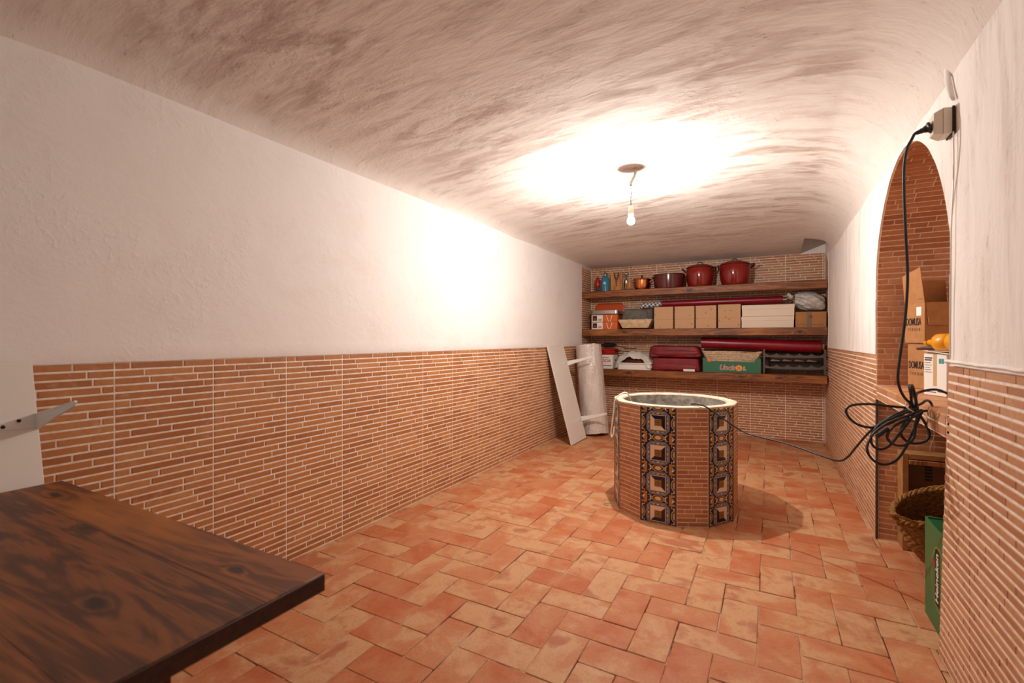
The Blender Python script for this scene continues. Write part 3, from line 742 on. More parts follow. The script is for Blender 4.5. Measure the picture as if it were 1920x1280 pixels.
# decorated tiles
TM = [simple('tile_navy', '14193a', .25), simple('tile_greyblue', '848494', .25), simple('tile_ochre', 'c8942e', .28), simple('tile_cream', 'ecd6c0', .25), simple('tile_orange', 'b8701e', .28), simple('tile_olive', '5c5428', .3), simple('tile_lightblue', 'a8aab8', .25)]
def deco_tile(W, H, variant, cut=None):
    mb = MB(); zc = [0.0]
    mb.box(-W/2, W/2, -H/2, H/2, -.0005, .002)
    def poly(pts, mi, lift=None):
        z = .002+.00018*(lift if lift is not None else zc[0]); mb.add([(x, y, z) for x, y in pts], [tuple(range(len(pts)))], mi)
    def octa(a, c, mi, l): poly([(-a+c, -a), (a-c, -a), (a, -a+c), (a, a-c), (a-c, a), (-a+c, a), (-a, a-c), (-a, -a+c)], mi, l)
    def sq(x, y, a, mi, l): poly([(x-a, y-a), (x+a, y-a), (x+a, y+a), (x-a, y+a)], mi, l)
    def rect(x0, x1, y0, y1, mi, l):
        x0, x1, y0, y1 = max(x0, -W/2), min(x1, W/2), max(y0, -H/2), min(y1, H/2)
        if x1 > x0 and y1 > y0: poly([(x0, y0), (x1, y0), (x1, y1), (x0, y1)], mi, l)
    def ell(x, y, a, b, mi, l, n=14):
        pts = [(x+a*math.cos(2*PI*k/n), y+b*math.sin(2*PI*k/n)) for k in range(n)]
        pts = [(min(W/2, max(-W/2, p)), min(H/2, max(-H/2, q))) for p, q in pts]; poly(pts, mi, l)
    # corner squares (a quarter each) and half rosettes on the edges
    hw, hh = W/2, H/2
    for sx in (-1, 1):
        for sy_ in (-1, 1):
            x, y = sx*hw, sy_*hh
            rect(x-.037, x+.037, y-.037, y+.037, 4, 1); rect(x-.032, x+.032, y-.032, y+.032, 2, 2); rect(x-.028, x+.028, y-.028, y+.028, 4, 3); rect(x-.022, x+.022, y-.022, y+.022, 0, 4)
            poly([(x, y), (x-sx*.02, y), (x-sx*.02, y-sy_*.02)], 3 if sx*sy_ > 0 else 6, 5)
    for k in (-1, 1):
        ell(0, k*hh, .042, .024, 2, 1); ell(0, k*hh, .034, .018, 0, 2); ell(0, k*hh, .026, .014, 2, 3); ell(0, k*hh, .018, .010, 3, 4)
        ell(k*hw, 0, .026, .040, 2, 1); ell(k*hw, 0, .020, .032, 0, 2); ell(k*hw, 0, .015, .026, 2, 3); ell(k*hw, 0, .010, .018, 6, 4)
        for q in (-1, 1):
            ell(q*.05, k*(hh-.008), .006, .006, 3, 3, 8); ell(q*.058, k*(hh-.018), .008, .004, 6, 3, 8); ell(k*(hw-.008), q*.05, .005, .005, 3, 3, 8); ell(k*(hw-.02), q*.056, .004, .008, 2, 3, 8)
            ell(q*.045, k*(hh-.004), .010, .0035, 2, 2, 8); ell(k*(hw-.004), q*.045, .0035, .010, 6, 2, 8)
    octa(.082, .030, 0, 6); octa(.0785, .029, 1, 7); octa(.072, .026, 0, 8); octa(.0705, .026, 6, 9); octa(.067, .024, 5, 10)
    for i in range(4):
        for q in (-.03, 0, .03):
            c_, s_ = [(1, 0), (0, 1), (-1, 0), (0, -1)][i]
            ell(c_*.0625-s_*q, s_*.0625+c_*q, .0035+abs(s_)*.007, .0035+abs(c_)*.007, 6 if q else 3, 11, 8)
    sq(0, 0, .0555, 1, 12); sq(0, 0, .0535, 2, 13); sq(0, 0, .0505, 3, 14)
    A, B = .0485, .0225
    co = [(-1, -1), (1, -1), (1, 1), (-1, 1)]; dark = {0: (1, 2), 1: (0, 1), 2: (2, 3), 3: (0, 3)}[variant]
    for i in range(4):
        p, q = co[i], co[(i+1) % 4]
        poly([(p[0]*A, p[1]*A), (q[0]*A, q[1]*A), (q[0]*B, q[1]*B), (p[0]*B, p[1]*B)], 0 if i in dark else 3, 15)
    sq(0, 0, B+.001, 4, 16); sq(0, 0, .0175, 5, 17)
    for x in (-.008, .008):
        for y in (-.008, .008): ell(x, y, .005, .005, 2, 18, 8); ell(x, y, .0025, .0025, 0, 19, 6)
    me = mb.mesh('decorated_tile', TM, smooth=False)
    if cut is not None:
        bm = bmesh.new(); bm.from_mesh(me); bmesh.ops.bisect_plane(bm, geom=bm.verts[:]+bm.edges[:]+bm.faces[:], plane_co=(0, cut, 0), plane_no=(0, -1, 0), clear_outer=True); bm.to_mesh(me); bm.free()
    return me
TH = .2065; TZ0 = WZ-.012
deco = {}
wb = []
for i in range(N):
    A, B = vt[i], vt[(i+1) % N]; u = (B-A).normalized(); mid = (A+B)/2; W = (B-A).length; nn = u.cross(Zv)
    if i % 2 == 0:
        tw = W-.024
        for r in range(4):
            zc = TZ0-(r+.5)*TH; var = ((1 if r % 2 else 0) if (i//2) % 2 == 0 else (3 if r % 2 else 2))
            cut = None if zc-TH/2 > .001 else .003-zc
            key = (var, cut is not None)
            if key not in deco: deco[key] = deco_tile(tw, TH-.0015, var, cut)
            link('decorated_tile', deco[key], well, frame((mid.x, mid.y, zc), u, Zv))
        for e in (A+u*.006, B-u*.006):
            mb = MB(frame((e.x, e.y, 0), u, Zv)); mb.box(-.0058, .0058, .002, TZ0, -.0005, .0025); mb.build('edge_strip', TRIM, well, smooth=False)
    else:
        rows = 27
        for r in range(rows):
            z = .003+(r+.5)*(TZ0-.004)/rows; k = [(.62,), (.36,), (.75,), (.46,), (.25, .8), (.55,)][(r*5+i) % 6]
            q = [-W/2+.002]+[-W/2+W*t_ for t_ in k]+[W/2-.002]
            for a_, b_ in zip(q, q[1:]): wb.append((mid+u*((a_+b_)/2)+Vector((0, 0, z)), u, Zv, b_-a_-.004, (TZ0-.004)/rows-.0056))
lay_bricks(well, wb, BRICK_RED, limit=400, proud=.002)

# ------------------------------------------------------------------ pendant bulb
LX, LY = -.894, 3.434
lamp = thing('pendant_bulb', (LX, LY, 2.09), 'bare lit bulb hanging on two thin wires from a white pipe in the ceiling', 'lamp')
zc_ = ceil_z(-.863, 2.50, 3.451)
mb = MB(); mb.tube([(-.863, 3.451, zc_+.02), (-.868, 3.449, 2.46), (-.882, 3.441, 2.425), (-.893, 3.435, 2.40), (-.895, 3.434, 2.378)], .0105, 14, smooth=5); mb.build('pipe', simple('grey_tan_pipe', 'a89888', .6), lamp)  # grey-tan, darker than white so the pipe stands out from the ceiling
for k in (-1, 1):
    mb = MB(); mb.tube([(-.894+k*.003, 3.434, 2.39), (-.891+k*.004, 3.435, 2.34), (-.894-k*.001, 3.434, 2.29), (-.894+k*.005, 3.434, 2.222)], .0016, 6, smooth=5); mb.build('wire', BLACK, lamp)
mb = MB(); mb.lathe([(.007, .065), (.014, .062), (.0185, .052), (.0195, .03), (.021, .02), (.021, .0), (.016, -.006)], (LX, LY, 2.162), 24); mb.build('socket', IVORY, lamp)
gl = Mat('lit_frosted_glass', 'ffffff'); nt = gl.nt
em = gl.n('ShaderNodeEmission'); em.inputs[0].default_value = (1, .95, .88, 1); em.inputs[1].default_value = 14
tr = gl.n('ShaderNodeBsdfTransparent'); ad = gl.n('ShaderNodeAddShader'); gl.l(em.outputs[0], ad.inputs[0]); gl.l(tr.outputs[0], ad.inputs[1]); gl.l(ad.outputs[0], nt.nodes['Material Output'].inputs[0])
mb = MB(); mb.lathe([(.014, .04), (.017, .03), (.024, .017), (.0285, .004), (.0285, -.008), (.023, -.02), (.012, -.0275), (.001, -.029)], (LX, LY, 2.118), 24); mb.build('glass_bulb', gl.m, lamp)
ld = bpy.data.lights.new('bulb_light', 'POINT'); ld.energy = BULB_WATTS; ld.color = BULB_COLOR; ld.shadow_soft_size = .012
lo = link('bulb_light', ld, lamp, Matrix.Translation((LX, LY, 2.114)))


# ------------------------------------------------------------------ three plank shelves on the back wall
S1, S2, S3 = 1.93, 1.39, .833
for z, nm in ((S1, 'top'), (S2, 'middle'), (S3, 'bottom')):
    lab = {'top': 'top thick wooden shelf holding the red pots and the copper pot', 'middle': 'middle thick wooden shelf holding the row of cardboard cartons', 'bottom': 'lowest thick wooden shelf holding the green crate and wine rack'}[nm]
    t = thing('wall_shelf', ((XL+XR)/2, YS+.2, z-.092), lab, 'shelf')
    mb = MB()
    def beam(a, b, y0=YS+.002, y1=YS+.16, z=z):
        x = XL+.012+(XR-.02-XL-.012)*a; k = .0035*noise.noise(Vector((x*2, z*7, 0)))
        q = [(y0+k, z-.086), (y0+k, z-.006), (y0+.006, z), (y1, z), (y1, z-.092), (y0+.006, z-.092)][int(round(b*6)) % 6]
        return (x, q[0], q[1])
    mb.grid(beam, 30, 6, cv=True)
    for a in (0, 1): mb.add([beam(a, k/6) for k in range(6)], [tuple(range(6))])
    mb.build('front_beam', WOOD_SHELF, t, angle=.5)
    MB().box(XL+.012, XR-.02, YS+.162, YB-.008, z-.06, z, .002).build('rear_plank', WOOD_SHELF, t)

def rbox(name, mat, x0, x1, y0, y1, z0, z1, parent=None, c=.003): return MB().box(x0, x1, y0, y1, z0, z1, c).build(name, mat, parent)
def decal(name, mat, x0, x1, z0, z1, y, parent): return MB().box(x0, x1, y-.0008, y, z0, z1).build(name, mat, parent, smooth=False)
R, U = (1, 0, 0), (0, 0, 1)
E1 = .0006

# --- top shelf
t = thing('bottle', (-2.178, 6.53, S1), 'small red bottle with dark foot beside the blue siphon', 'bottle')
MB().lathe([(.038, 0), (.04, .006), (.034, .02), (.018, .034), (.022, .06)], (-2.178, 6.53, S1), 20).build('foot', DARK_METAL, t)
MB().lathe([(.023, .06), (.03, .075), (.032, .12), (.03, .17), (.022, .2), (.014, .215)], (-2.178, 6.53, S1), 20).build('body', simple('red_lacquer', 'a8181c', .2), t)
t = thing('soda_siphon', (-2.068, 6.535, S1), 'blue glass soda siphon with silver spout head on the top shelf', 'siphon')
MB().lathe([(.052, 0), (.06, .008), (.061, .16), (.055, .19), (.035, .215), (.022, .228)], (-2.068, 6.535, S1), 28).build('bottle_body', BLUE_GLASS, t)
MB().lathe([(.022, .226), (.026, .232), (.026, .25), (.018, .262), (.012, .275)], (-2.068, 6.535, S1), 18).build('head', STEEL, t)
mb = MB(); mb.tube([(-2.068, 6.535, S1+.262), (-2.085, 6.53, S1+.285), (-2.102, 6.525, S1+.292)], .005, 8, smooth=3); mb.build('lever', DARK_METAL, t)
mb = MB(); mb.tube([(-2.06, 6.53, S1+.245), (-2.035, 6.515, S1+.25), (-2.02, 6.51, S1+.225)], .006, 8, smooth=4); mb.build('spout', STEEL, t)
text('printed_mark', 'e', .075, (-2.06, 6.535-.0618, S1+.125), R, U, WHITE_PAPER, t, .001)
t = thing('wooden_board_stand', (-1.905, 6.55, S1), 'honey wooden board with a notched top beside the blue siphon', 'board')
W_ = .082; out = [(-W_, 0), (W_, 0), (W_, .272), (.042, .272), (.038, .205), (.014, .16), (.010, .07), (-.010, .07), (-.014, .16), (-.038, .205), (-.046, .272), (-W_, .272)]
MB().prism(out, (-1.905, 6.555, S1), R, U, .024).build('board', WOOD_LIGHT, t, smooth=False)
mb = MB(); mb.tube([(-1.935, 6.535, S1+.262), (-1.925, 6.532, S1+.20), (-1.905, 6.532, S1+.17), (-1.885, 6.532, S1+.20), (-1.875, 6.535, S1+.262)], .008, 8, smooth=4); mb.build('metal_fork', DARK_METAL, t)
t = thing('crank_tool', (-1.785, 6.60, S1), 'grey metal crank tool standing behind the small wooden pegs', 'tool')
MB().lathe([(.032, 0), (.034, .01), (.022, .02), (.02, .06), (.03, .09), (.032, .15), (.02, .165), (.008, .17)], (-1.785, 6.60, S1), 18).build('body', STEEL, t)
mb = MB(); mb.tube([(-1.785, 6.60, S1+.165), (-1.785, 6.60, S1+.225)], .006, 8); mb.tube([(-1.785+.034*math.cos(q*PI/8), 6.60, S1+.245+.022*math.sin(q*PI/8)) for q in range(16)], .005, 6, closed=True); mb.build('crank', DARK_METAL, t)
t = thing('peg_stand', (-1.715, 6.5, S1), 'small wooden stand with upright pegs beside the copper pot', 'stand')
MB().box(-1.79, -1.655, 6.46, 6.55, S1+.001, S1+.02, .004).build('base', DARK_METAL, t)
for (x, hh_) in ((-1.765, .10), (-1.735, .135), (-1.705, .12), (-1.675, .09)):
    MB().lathe([(.011, .018), (.011, hh_*.7), (.008, hh_*.75), (.012, hh_*.9), (.006, hh_)], (x, 6.505, S1), 12).build('peg', WOOD_LIGHT, t)
def handle_loop(name, c, d, w_, out_, up, r, mat, parent):
    d = Vector(d).normalized(); s_ = d.cross(Zv); c = Vector(c); mb = MB()
    mb.tube([c-s_*w_, c-s_*w_*.9+d*out_*.7+Zv*up*.7, c-s_*w_*.5+d*out_+Zv*up, c+s_*w_*.5+d*out_+Zv*up, c+s_*w_*.9+d*out_*.7+Zv*up*.7, c+s_*w_], r, 8, smooth=4)
    return mb.build(name, mat, parent)
t = thing('copper_pot', (-1.553, 6.56, S1), 'shiny copper pot with a lid on the top shelf', 'pot')
cx_, cy_ = -1.553, 6.56
MB().lathe([(.082, 0), (.093, .006), (.104, .05), (.108, .10), (.112, .135), (.118, .14), (.11, .14)], (cx_, cy_, S1), 36).build('body', COPPER, t)
l_ = MB().lathe([(.127, .138), (.129, .146), (.12, .152), (.08, .166), (.02, .172)], (cx_, cy_, S1), 36).build('lid', COPPER, t)
MB().lathe([(.012, .17), (.009, .18), (.017, .19), (.016, .2), (.006, .206)], (cx_, cy_, S1), 16).build('knob', CLAY, l_)
for q in (-1, 1): handle_loop('handle', (cx_+q*.108, cy_-.01, S1+.10), (q, -.1, 0), .03, .028, .012, .005, COPPER, t)
t = thing('shallow_pot', (-1.20, 6.595, S1), 'wide shallow maroon enamel pot without lid beside the copper pot', 'pot')
cx_, cy_ = -1.20, 6.595
MB().lathe([(.17, 0), (.185, .006), (.198, .09), (.203, .182), (.203, .19), (.196, .186), (.19, .09), (.17, .01), (.001, .008)], (cx_, cy_, S1), 48).build('body', ENAMEL_D, t)
mb = MB(); mb.tube([(cx_+.204*math.cos(2*PI*k/40), cy_+.204*math.sin(2*PI*k/40), S1+.188) for k in range(40)], .004, 6, closed=True); mb.build('rim', BLACK_RIM, t)
for q in (-1, 1): handle_loop('handle', (cx_+q*.19, cy_-.06, S1+.15), (q*.95, -.3, 0), .04, .02, .01, .006, BLACK_RIM, t)
for (cx_, cy_, r_, hz, lab) in ((-.808, 6.60, .172, .255, 'tall lidded red enamel pot beside the shallow maroon pot'), (-.395, 6.61, .178, .268, 'lidded red enamel pot beside the bare tiles, farthest from the copper pot')):
    t = thing('stock_pot', (cx_, cy_, S1), lab, 'pot')
    MB().lathe([(r_*.78, 0), (r_*.84, .006), (r_*.96, .09), (r_, .17), (r_*.985, hz-.03), (r_*.95, hz-.004), (r_*.95, hz)], (cx_, cy_, S1), 48).build('body', ENAMEL, t)
    l_ = MB().lathe([(r_*.985, hz), (r_*.99, hz+.006), (r_*.9, hz+.02), (r_*.55, hz+.042), (r_*.2, hz+.05), (.002, hz+.051)], (cx_, cy_, S1), 48).build('lid', ENAMEL, t)
    mb = MB(); mb.tube([(cx_+r_*.99*math.cos(2*PI*k/40), cy_+r_*.99*math.sin(2*PI*k/40), S1+hz) for k in range(40)], .004, 6, closed=True); mb.build('rim', BLACK_RIM, l_)
    mb = MB(); mb.tube([(cx_-.03, cy_, S1+hz+.044), (cx_-.027, cy_, S1+hz+.068), (cx_, cy_, S1+hz+.078), (cx_+.027, cy_, S1+hz+.068), (cx_+.03, cy_, S1+hz+.044)], .0055, 8, smooth=4); mb.build('lid_handle', BLACK_RIM, l_)
    for q in (-1, 1): handle_loop('handle', (cx_+q*r_*.97, cy_-.03, S1+hz-.05), (q, -.2, 0), .045, .024 if (q > 0) == (cx_ < -.6) else .05, .045, .008, BLACK_RIM if q > 0 else ENAMEL_D, t)

# --- middle shelf
def rrect(w_, h_, r_, n=6):
    o = []
    for (x, y, a0) in ((w_/2-r_, -h_/2+r_, -PI/2), (w_/2-r_, h_/2-r_, 0), (-w_/2+r_, h_/2-r_, PI/2), (-w_/2+r_, -h_/2+r_, PI)):
        o += [(x+r_*math.cos(a0+PI/2*k/n), y+r_*math.sin(a0+PI/2*k/n)) for k in range(n+1)]
    return o
t = thing('serving_tray', (-2.08, 6.78, S2), 'bright orange rounded tray standing upright behind the printed boxes', 'tray')
Mt = Matrix.Translation((-2.08, 6.79, S2+.195)) @ Matrix.Rotation(-.03, 4, 'X')
mb = MB(Mt); mb.prism(rrect(.42, .385, .07), (0, 0, 0), R, U, .008); mb.build('base', ORANGE, t)
mb = MB(Mt); o2 = rrect(.42, .385, .07); mb.tube([(x, -.012, z) for x, z in o2], .011, 8, closed=True); mb.build('rim', ORANGE, t)
for k in range(2):
    z0 = S2+.001+k*.105
    t = thing('printed_box', (-2.062, 6.60, z0), ['orange and white printed box lying on the shelf under its twin', 'orange and white printed box directly under the steel pan'][k], 'box')
    rbox('body', ORANGE_P, -2.252, -1.873, 6.47, 6.735, z0, z0+.103, t)
    y = 6.47-.0002
    decal('white_panel', WHITE_PAPER, -2.248, -2.085, z0+.004, z0+.099, y, t)
    decal('food_picture', INK, -2.235, -2.17, z0+.02, z0+.09, y-E1, t)
    mb = MB()
    mb.sell((-2.203, y-.0015, z0+.045), (.022, .0006, .016), nu=14, nv=8); mb.build('picture_dish', INK_RED, t)
    bars('print_line', .05, .008, (-2.125, y-.0014, z0+.04), R, U, INK_GREY, t, 2)
    for q in (-1, 1):
        mb = MB(); mb.prism([(-.004, 0), (.004, 0), (.004+q*.03, .095), (-.004+q*.03, .095)], (-1.99+q*.012, y, z0+.004), R, U, .0008); mb.build('white_line', WHITE_PAPER, t, smooth=False)
t = thing('roasting_pan', (-2.07, 6.61, S2+.21), 'rectangular steel pan lying upside down on the orange printed boxes', 'pan')
mb = MB(); mb.prism(rrect(.415, .29, .05), (-2.07, 6.615, S2+.213), R, (0, 1, 0), .058); mb.build('body', STEEL, t)
mb = MB(); mb.tube([(-2.07+x, 6.615+y, S2+.218) for x, y in rrect(.435, .305, .055)], .006, 6, closed=True); mb.build('rim', STEEL, t)
t = thing('paper_tray', (-1.63, 6.60, S2), 'cream crumpled tray holding the grey folded cloth', 'tray')
def tray(a, b):
    x, y = a*2-1, b*2-1; k = max(abs(x), abs(y)); e = 1 if k > .93 else 0
    z = .012 if k < .86 else .012+(k-.86)/.14*.118
    z += .008*noise.noise(Vector((x*5, y*5, 1)))*(k > .9)
    return (-1.63+x*(.195+.038*max(0, (k-.8)/.2)), 6.595+y*(.125+.02*max(0, (k-.8)/.2)), S2+z+.004)
mb = MB(); mb.grid(tray, 40, 30); o = mb.build('tray', CREAM_PAPER, t); md = o.modifiers.new('thickness', 'SOLIDIFY'); md.thickness = .006; md.offset = 1
t = thing('folded_cloth', (-1.64, 6.60, S2+.03), 'grey folded cloth lying in the cream tray', 'cloth')
mb = MB(); mb.sell((-1.645, 6.60, S2+.155), (.19, .10, .13), .35, .35, 48, 24, .05, 8, 2, .16); mb.build('bundle', GREY_CLOTH, t)
mb = MB(); mb.sell((-1.46, 6.62, S2+.165), (.055, .085, .125), .5, .5, 24, 16, .1, 10, 5); mb.build('hanging_fold', GREY_CLOTH, t)
t = thing('checked_cloth', (-1.435, 6.62, S2+.29), 'blue and white checked cloth roll beside the red oilcloth roll', 'cloth')
def chk(a, b):
    an = 2*PI*a; x = -1.575+.275*b; r_ = .043+.008*noise.noise(Vector((math.cos(an)*2, math.sin(an)*2, x*9)))
    if b == 0: r_ *= .7
    return (x+.02*math.sin(an)*(1-b), 6.62+r_*math.cos(an)*1.1, S2+.347-.02*(1-b)+r_*math.sin(an)*(.9))
mb = MB(); mb.grid(chk, 28, 14, cu=True); mb.build('cloth_roll', CHECK, t)
def oil_roll(x0, x1, y, z0, z1, r_, label, core_len):
    t = thing('oilcloth_roll', ((x0+x1)/2, y, min(z0, z1)-r_), label, 'cloth roll')
    def fn(a, b):
        an = 2*PI*a*2.05; x = x0+(x1-x0)*b; rr = r_-.003*a*2
        k = 1+.03*noise.noise(Vector((math.cos(an), math.sin(an), x*4)))
        return (x+.006*noise.noise(Vector((an, b*2, 3)))*(b in (0, 1)), y+rr*k*math.cos(an), z0+(z1-z0)*b+rr*k*math.sin(an))
    MB().grid(fn, 72, 26).build('roll', RED_OIL, t)
    mb = MB(); mb.tube([(x0+.01, y, z0), (x1+core_len, y, z1)], r_*.55, 20); mb.build('core', STEEL if core_len > .03 else CARD, t)
    return t
oil_roll(-1.30, .135, 6.625, S2+.345, S2+.348, .046, 'dark red oilcloth roll lying on top of the row of cartons', .045)
for i, (a, b) in enumerate(((-1.368, -1.123), (-1.104, -.859), (-.844, -.598), (-.578, -.320))):
    t = thing('carton', ((a+b)/2, 6.60, S2), ['striped brown carton next to the cream tray', 'striped brown carton, second from the cream tray', 'striped brown carton, third from the cream tray', 'striped brown carton next to the white boxes'][i], 'carton', 'row of striped cartons on the middle shelf')
    zt = S2+.293+(.006 if i == 3 else 0)
    rbox('body', CARD_STRIPE, a, b, 6.455, 6.75, S2+.001, zt-.002, t)
    rbox('top_flap', CARD_STRIPE, a+.001, b-.001, 6.456, 6.60, zt-.0018, zt, t, .0006)
    rbox('top_flap', CARD_STRIPE, a+.001, b-.001, 6.603, 6.749, zt-.0018, zt, t, .0006)
    MB().box(a+.002, b-.002, 6.4545, 6.4552, S2+.125, S2+.127).build('seam', CARD_IN, t, smooth=False)
for k in range(2):
    z0 = S2+.001+k*.140; dx = .005*k
    t = thing('flat_box', (-.03, 6.61, z0), ['long cream flat box lying on the shelf under another', 'long cream flat box lying on top of another'][k], 'box')
    rbox('body', WHITE_CARD, -.309+dx, .245+dx, 6.458, 6.78, z0, z0+.132, t, .002)
    rbox('lid', WHITE_CARD, -.312+dx, .248+dx, 6.455, 6.783, z0+.086, z0+.138, t, .002)
t = thing('brown_box', (.415, 6.61, S2), 'brown cardboard box with grey tape and red emblem under the plastic bag', 'box')
rbox('body', CARD, .262, .568, 6.47, 6.76, S2+.001, S2+.182, t)
decal('tape', GREY_TAPE, .372, .425, S2+.002, S2+.181, 6.4698, t)
mb = MB(); mb.prism([(.02*math.cos(2*PI*k/16), .02*math.sin(2*PI*k/16)) for k in range(16)], (.415, 6.469, S2+.125), R, U, .0008); mb.build('emblem_leaf', simple('olive_print', '5a5a30', .7), t, smooth=False)
mb = MB(); mb.prism([(.012*math.cos(2*PI*k/12), .010*math.sin(2*PI*k/12)) for k in range(12)], (.417, 6.4675, S2+.13), R, U, .0008); mb.build('emblem_fruit', INK_RED, t, smooth=False)
bars('print_line', .26, .006, (.41, 6.4688, S2+.03), R, U, INK_GREY, t)
mb = MB(); mb.prism([(0, 0), (.16, 0), (.19, .02), (.02, .012)], (.27, 6.50, S2+.184), R, (0, 1, 0), .002); mb.build('loose_flap', CARD, t)
t = thing('plastic_bag', (.40, 6.62, S2+.19), 'white translucent plastic bag stuffed full on the brown box', 'bag')
def bagf(a, b):
    th, ph = 2*PI*a, -PI/2+PI*b; x, y, z = math.cos(ph)*math.cos(th), math.cos(ph)*math.sin(th), math.sin(ph)
    p = Vector((x*.185, y*.13, z*.112)); q = Vector((x*1.6+z*2, y*2, z*2.5)); k = 1+.22*noise.noise(q)+.10*noise.noise(q*2.7)
    p *= k; p.z -= .16*p.x*.9
    p.z = max(p.z, -.122)
    p.x = max(-.142, min(p.x, .165))
    return Vector((.402, 6.63, S2+.316))+p
MB().grid(bagf, 56, 36, cu=True).build('bag_body', BAG, t, angle=2)
mb = MB(); mb.grid(lambda a, b: (.235-.05*b+.012*math.sin(a*9), 6.56+.07*a, S2+.36+.055*b+.012*math.sin(a*7+1)), 12, 6); o = mb.build('bag_handle', BAG, t); o.modifiers.new('thickness', 'SOLIDIFY').thickness = .002

# --- lowest shelf
t = thing('white_box', (-2.08, 6.61, S3), 'white box with red lettering under the red pan', 'box')
rbox('body', WHITE_PAPER, -2.225, -1.945, 6.48, 6.76, S3+.001, S3+.198, t)
bars('print_line', .12, .010, (-2.06, 6.4785, S3+.16), R, U, INK_RED, t)
text('lettering', 'LODA', .062, (-2.06, 6.4785, S3+.115), R, U, INK_RED, t, .001, .15)
bars('print_line', .18, .010, (-2.05, 6.4785, S3+.045), R, U, INK_RED, t)
bars('side_print', .07, .02, (-1.9445, 6.62, S3+.12), (0, 1, 0), U, INK_GREY, t)
t = thing('red_pan', (-2.08, 6.62, S3+.2), 'round red enamel pan standing on the white box', 'pan')
MB().lathe([(.13, 0), (.15, .006), (.168, .04), (.172, .058), (.178, .062), (.178, .07), (.165, .088), (.06, .098), (.002, .099)], (-2.085, 6.625, S3+.20), 44).build('body', simple('bright_red_enamel', 'a81c10', .12), t)
mb = MB(); mb.tube([(-2.085+.177*math.cos(2*PI*k/40), 6.625+.177*math.sin(2*PI*k/40), S3+.266) for k in range(40)], .005, 6, closed=True); mb.build('rim', ENAMEL_D, t)
handle_loop('handle', (-1.92, 6.59, S3+.25), (1, -.3, 0), .035, .035, 0, .007, BLACK_RIM, t)
t = thing('black_cloth', (-2.06, 6.60, S3+.3), 'black crumpled cloth on top of the red pan', 'cloth')
mb = MB(); mb.sell((-2.045, 6.60, S3+.334), (.105, .08, .03), .9, .8, 30, 16, .25, 14, 4); mb.build('cloth', BLACK_CLOTH, t)
mb = MB(); mb.tube([(-1.97, 6.60, S3+.326), (-1.90, 6.62, S3+.318), (-1.80, 6.66, S3+.29), (-1.72, 6.69, S3+.288), (-1.66, 6.70, S3+.285)], .006, 6, smooth=5); mb.build('strap', CLAY, t)
t = thing('white_tray', (-1.645, 6.60, S3), 'white enamel tray under the white cloth', 'tray')
mb = MB(); mb.prism(rrect(.46, .30, .03), (-1.645, 6.605, S3+.001), R, (0, 1, 0), .075); mb.build('body', WHITE_PAPER, t)
mb = MB(); mb.tube([(-1.645+x, 6.605+y, S3+.086) for x, y in rrect(.475, .315, .035)], .009, 8, closed=True); mb.build('rim', WHITE_PAPER, t)
t2 = thing('red_pouch', (-1.62, 6.56, S3+.095), 'dark red pouch peeking from under the white cloth on the tray', 'pouch')
mb = MB(); mb.sell((-1.645, 6.565, S3+.115), (.17, .09, .028), .8, .8, 24, 12, .1, 8, 1); mb.build('pouch', ENAMEL_D, t2)
t = thing('white_cloth', (-1.64, 6.6, S3+.1), 'white cloth thrown over the enamel tray', 'cloth')
def drape(a, b):
    x, y = -1+2*a, -1+2*b
    X = -1.66+x*.255; Y = 6.61+y*.165
    z = .245-.10*abs(x)**2.2-.03*(y+1)*0-.055*max(0, -y)**2
    z += .022*noise.noise(Vector((x*3.1, y*2.2, 6)))+.012*noise.noise(Vector((x*7, y*4, 2)))
    if y < -.55:
        k = (-y-.55)/.45; z -= k*(.02+.11*max(0, abs(x)-.55)/.45*1.3+.018*math.sin(x*9))
    if abs(x) > .8: z -= (abs(x)-.8)/.2*.055*(1 if y < 0 else .6)
    return (X, Y-(.012 if y < -.9 else 0), S3+max(z, .028))
mb = MB(); mb.grid(drape, 56, 40); o = mb.build('cloth', WHITE_CLOTH, t, angle=2); o.modifiers.new('thickness', 'SOLIDIFY').thickness = .004
t = thing('red_cloth', (-1.11, 6.60, S3), 'dark red folded cloth lying under another folded red cloth', 'cloth')
mb = MB(); mb.sell((-1.095, 6.60, S3+.085), (.30, .14, .082), .13, .2, 72, 30, .05, 6, 3); mb.build('bundle', RED_CLOTH, t)
mb = MB(); mb.sell((-1.095, 6.475, S3+.05), (.26, .022, .042), .6, .4, 40, 14, .12, 6, 8); mb.build('fold', RED_CLOTH, t)
t = thing('red_cloth', (-1.12, 6.60, S3+.17), 'dark red folded cloth lying on top of another folded red cloth', 'cloth')
mb = MB(); mb.sell((-1.125, 6.60, S3+.255), (.32, .145, .075), .2, .22, 72, 30, .12, 6, 6); mb.build('bundle', RED_CLOTH, t)
mb = MB(); mb.sell((-1.10, 6.472, S3+.235), (.29, .028, .038), .7, .5, 44, 14, .15, 7, 9); mb.build('fold', RED_CLOTH, t)
rbox('packet', WHITE_PAPER, -.99, -.85, 6.425, 6.452, S3+.001, S3+.03, None, .002)
tag(bpy.data.objects['packet'], 'thin white packet at the foot of the folded red cloths', 'packet')

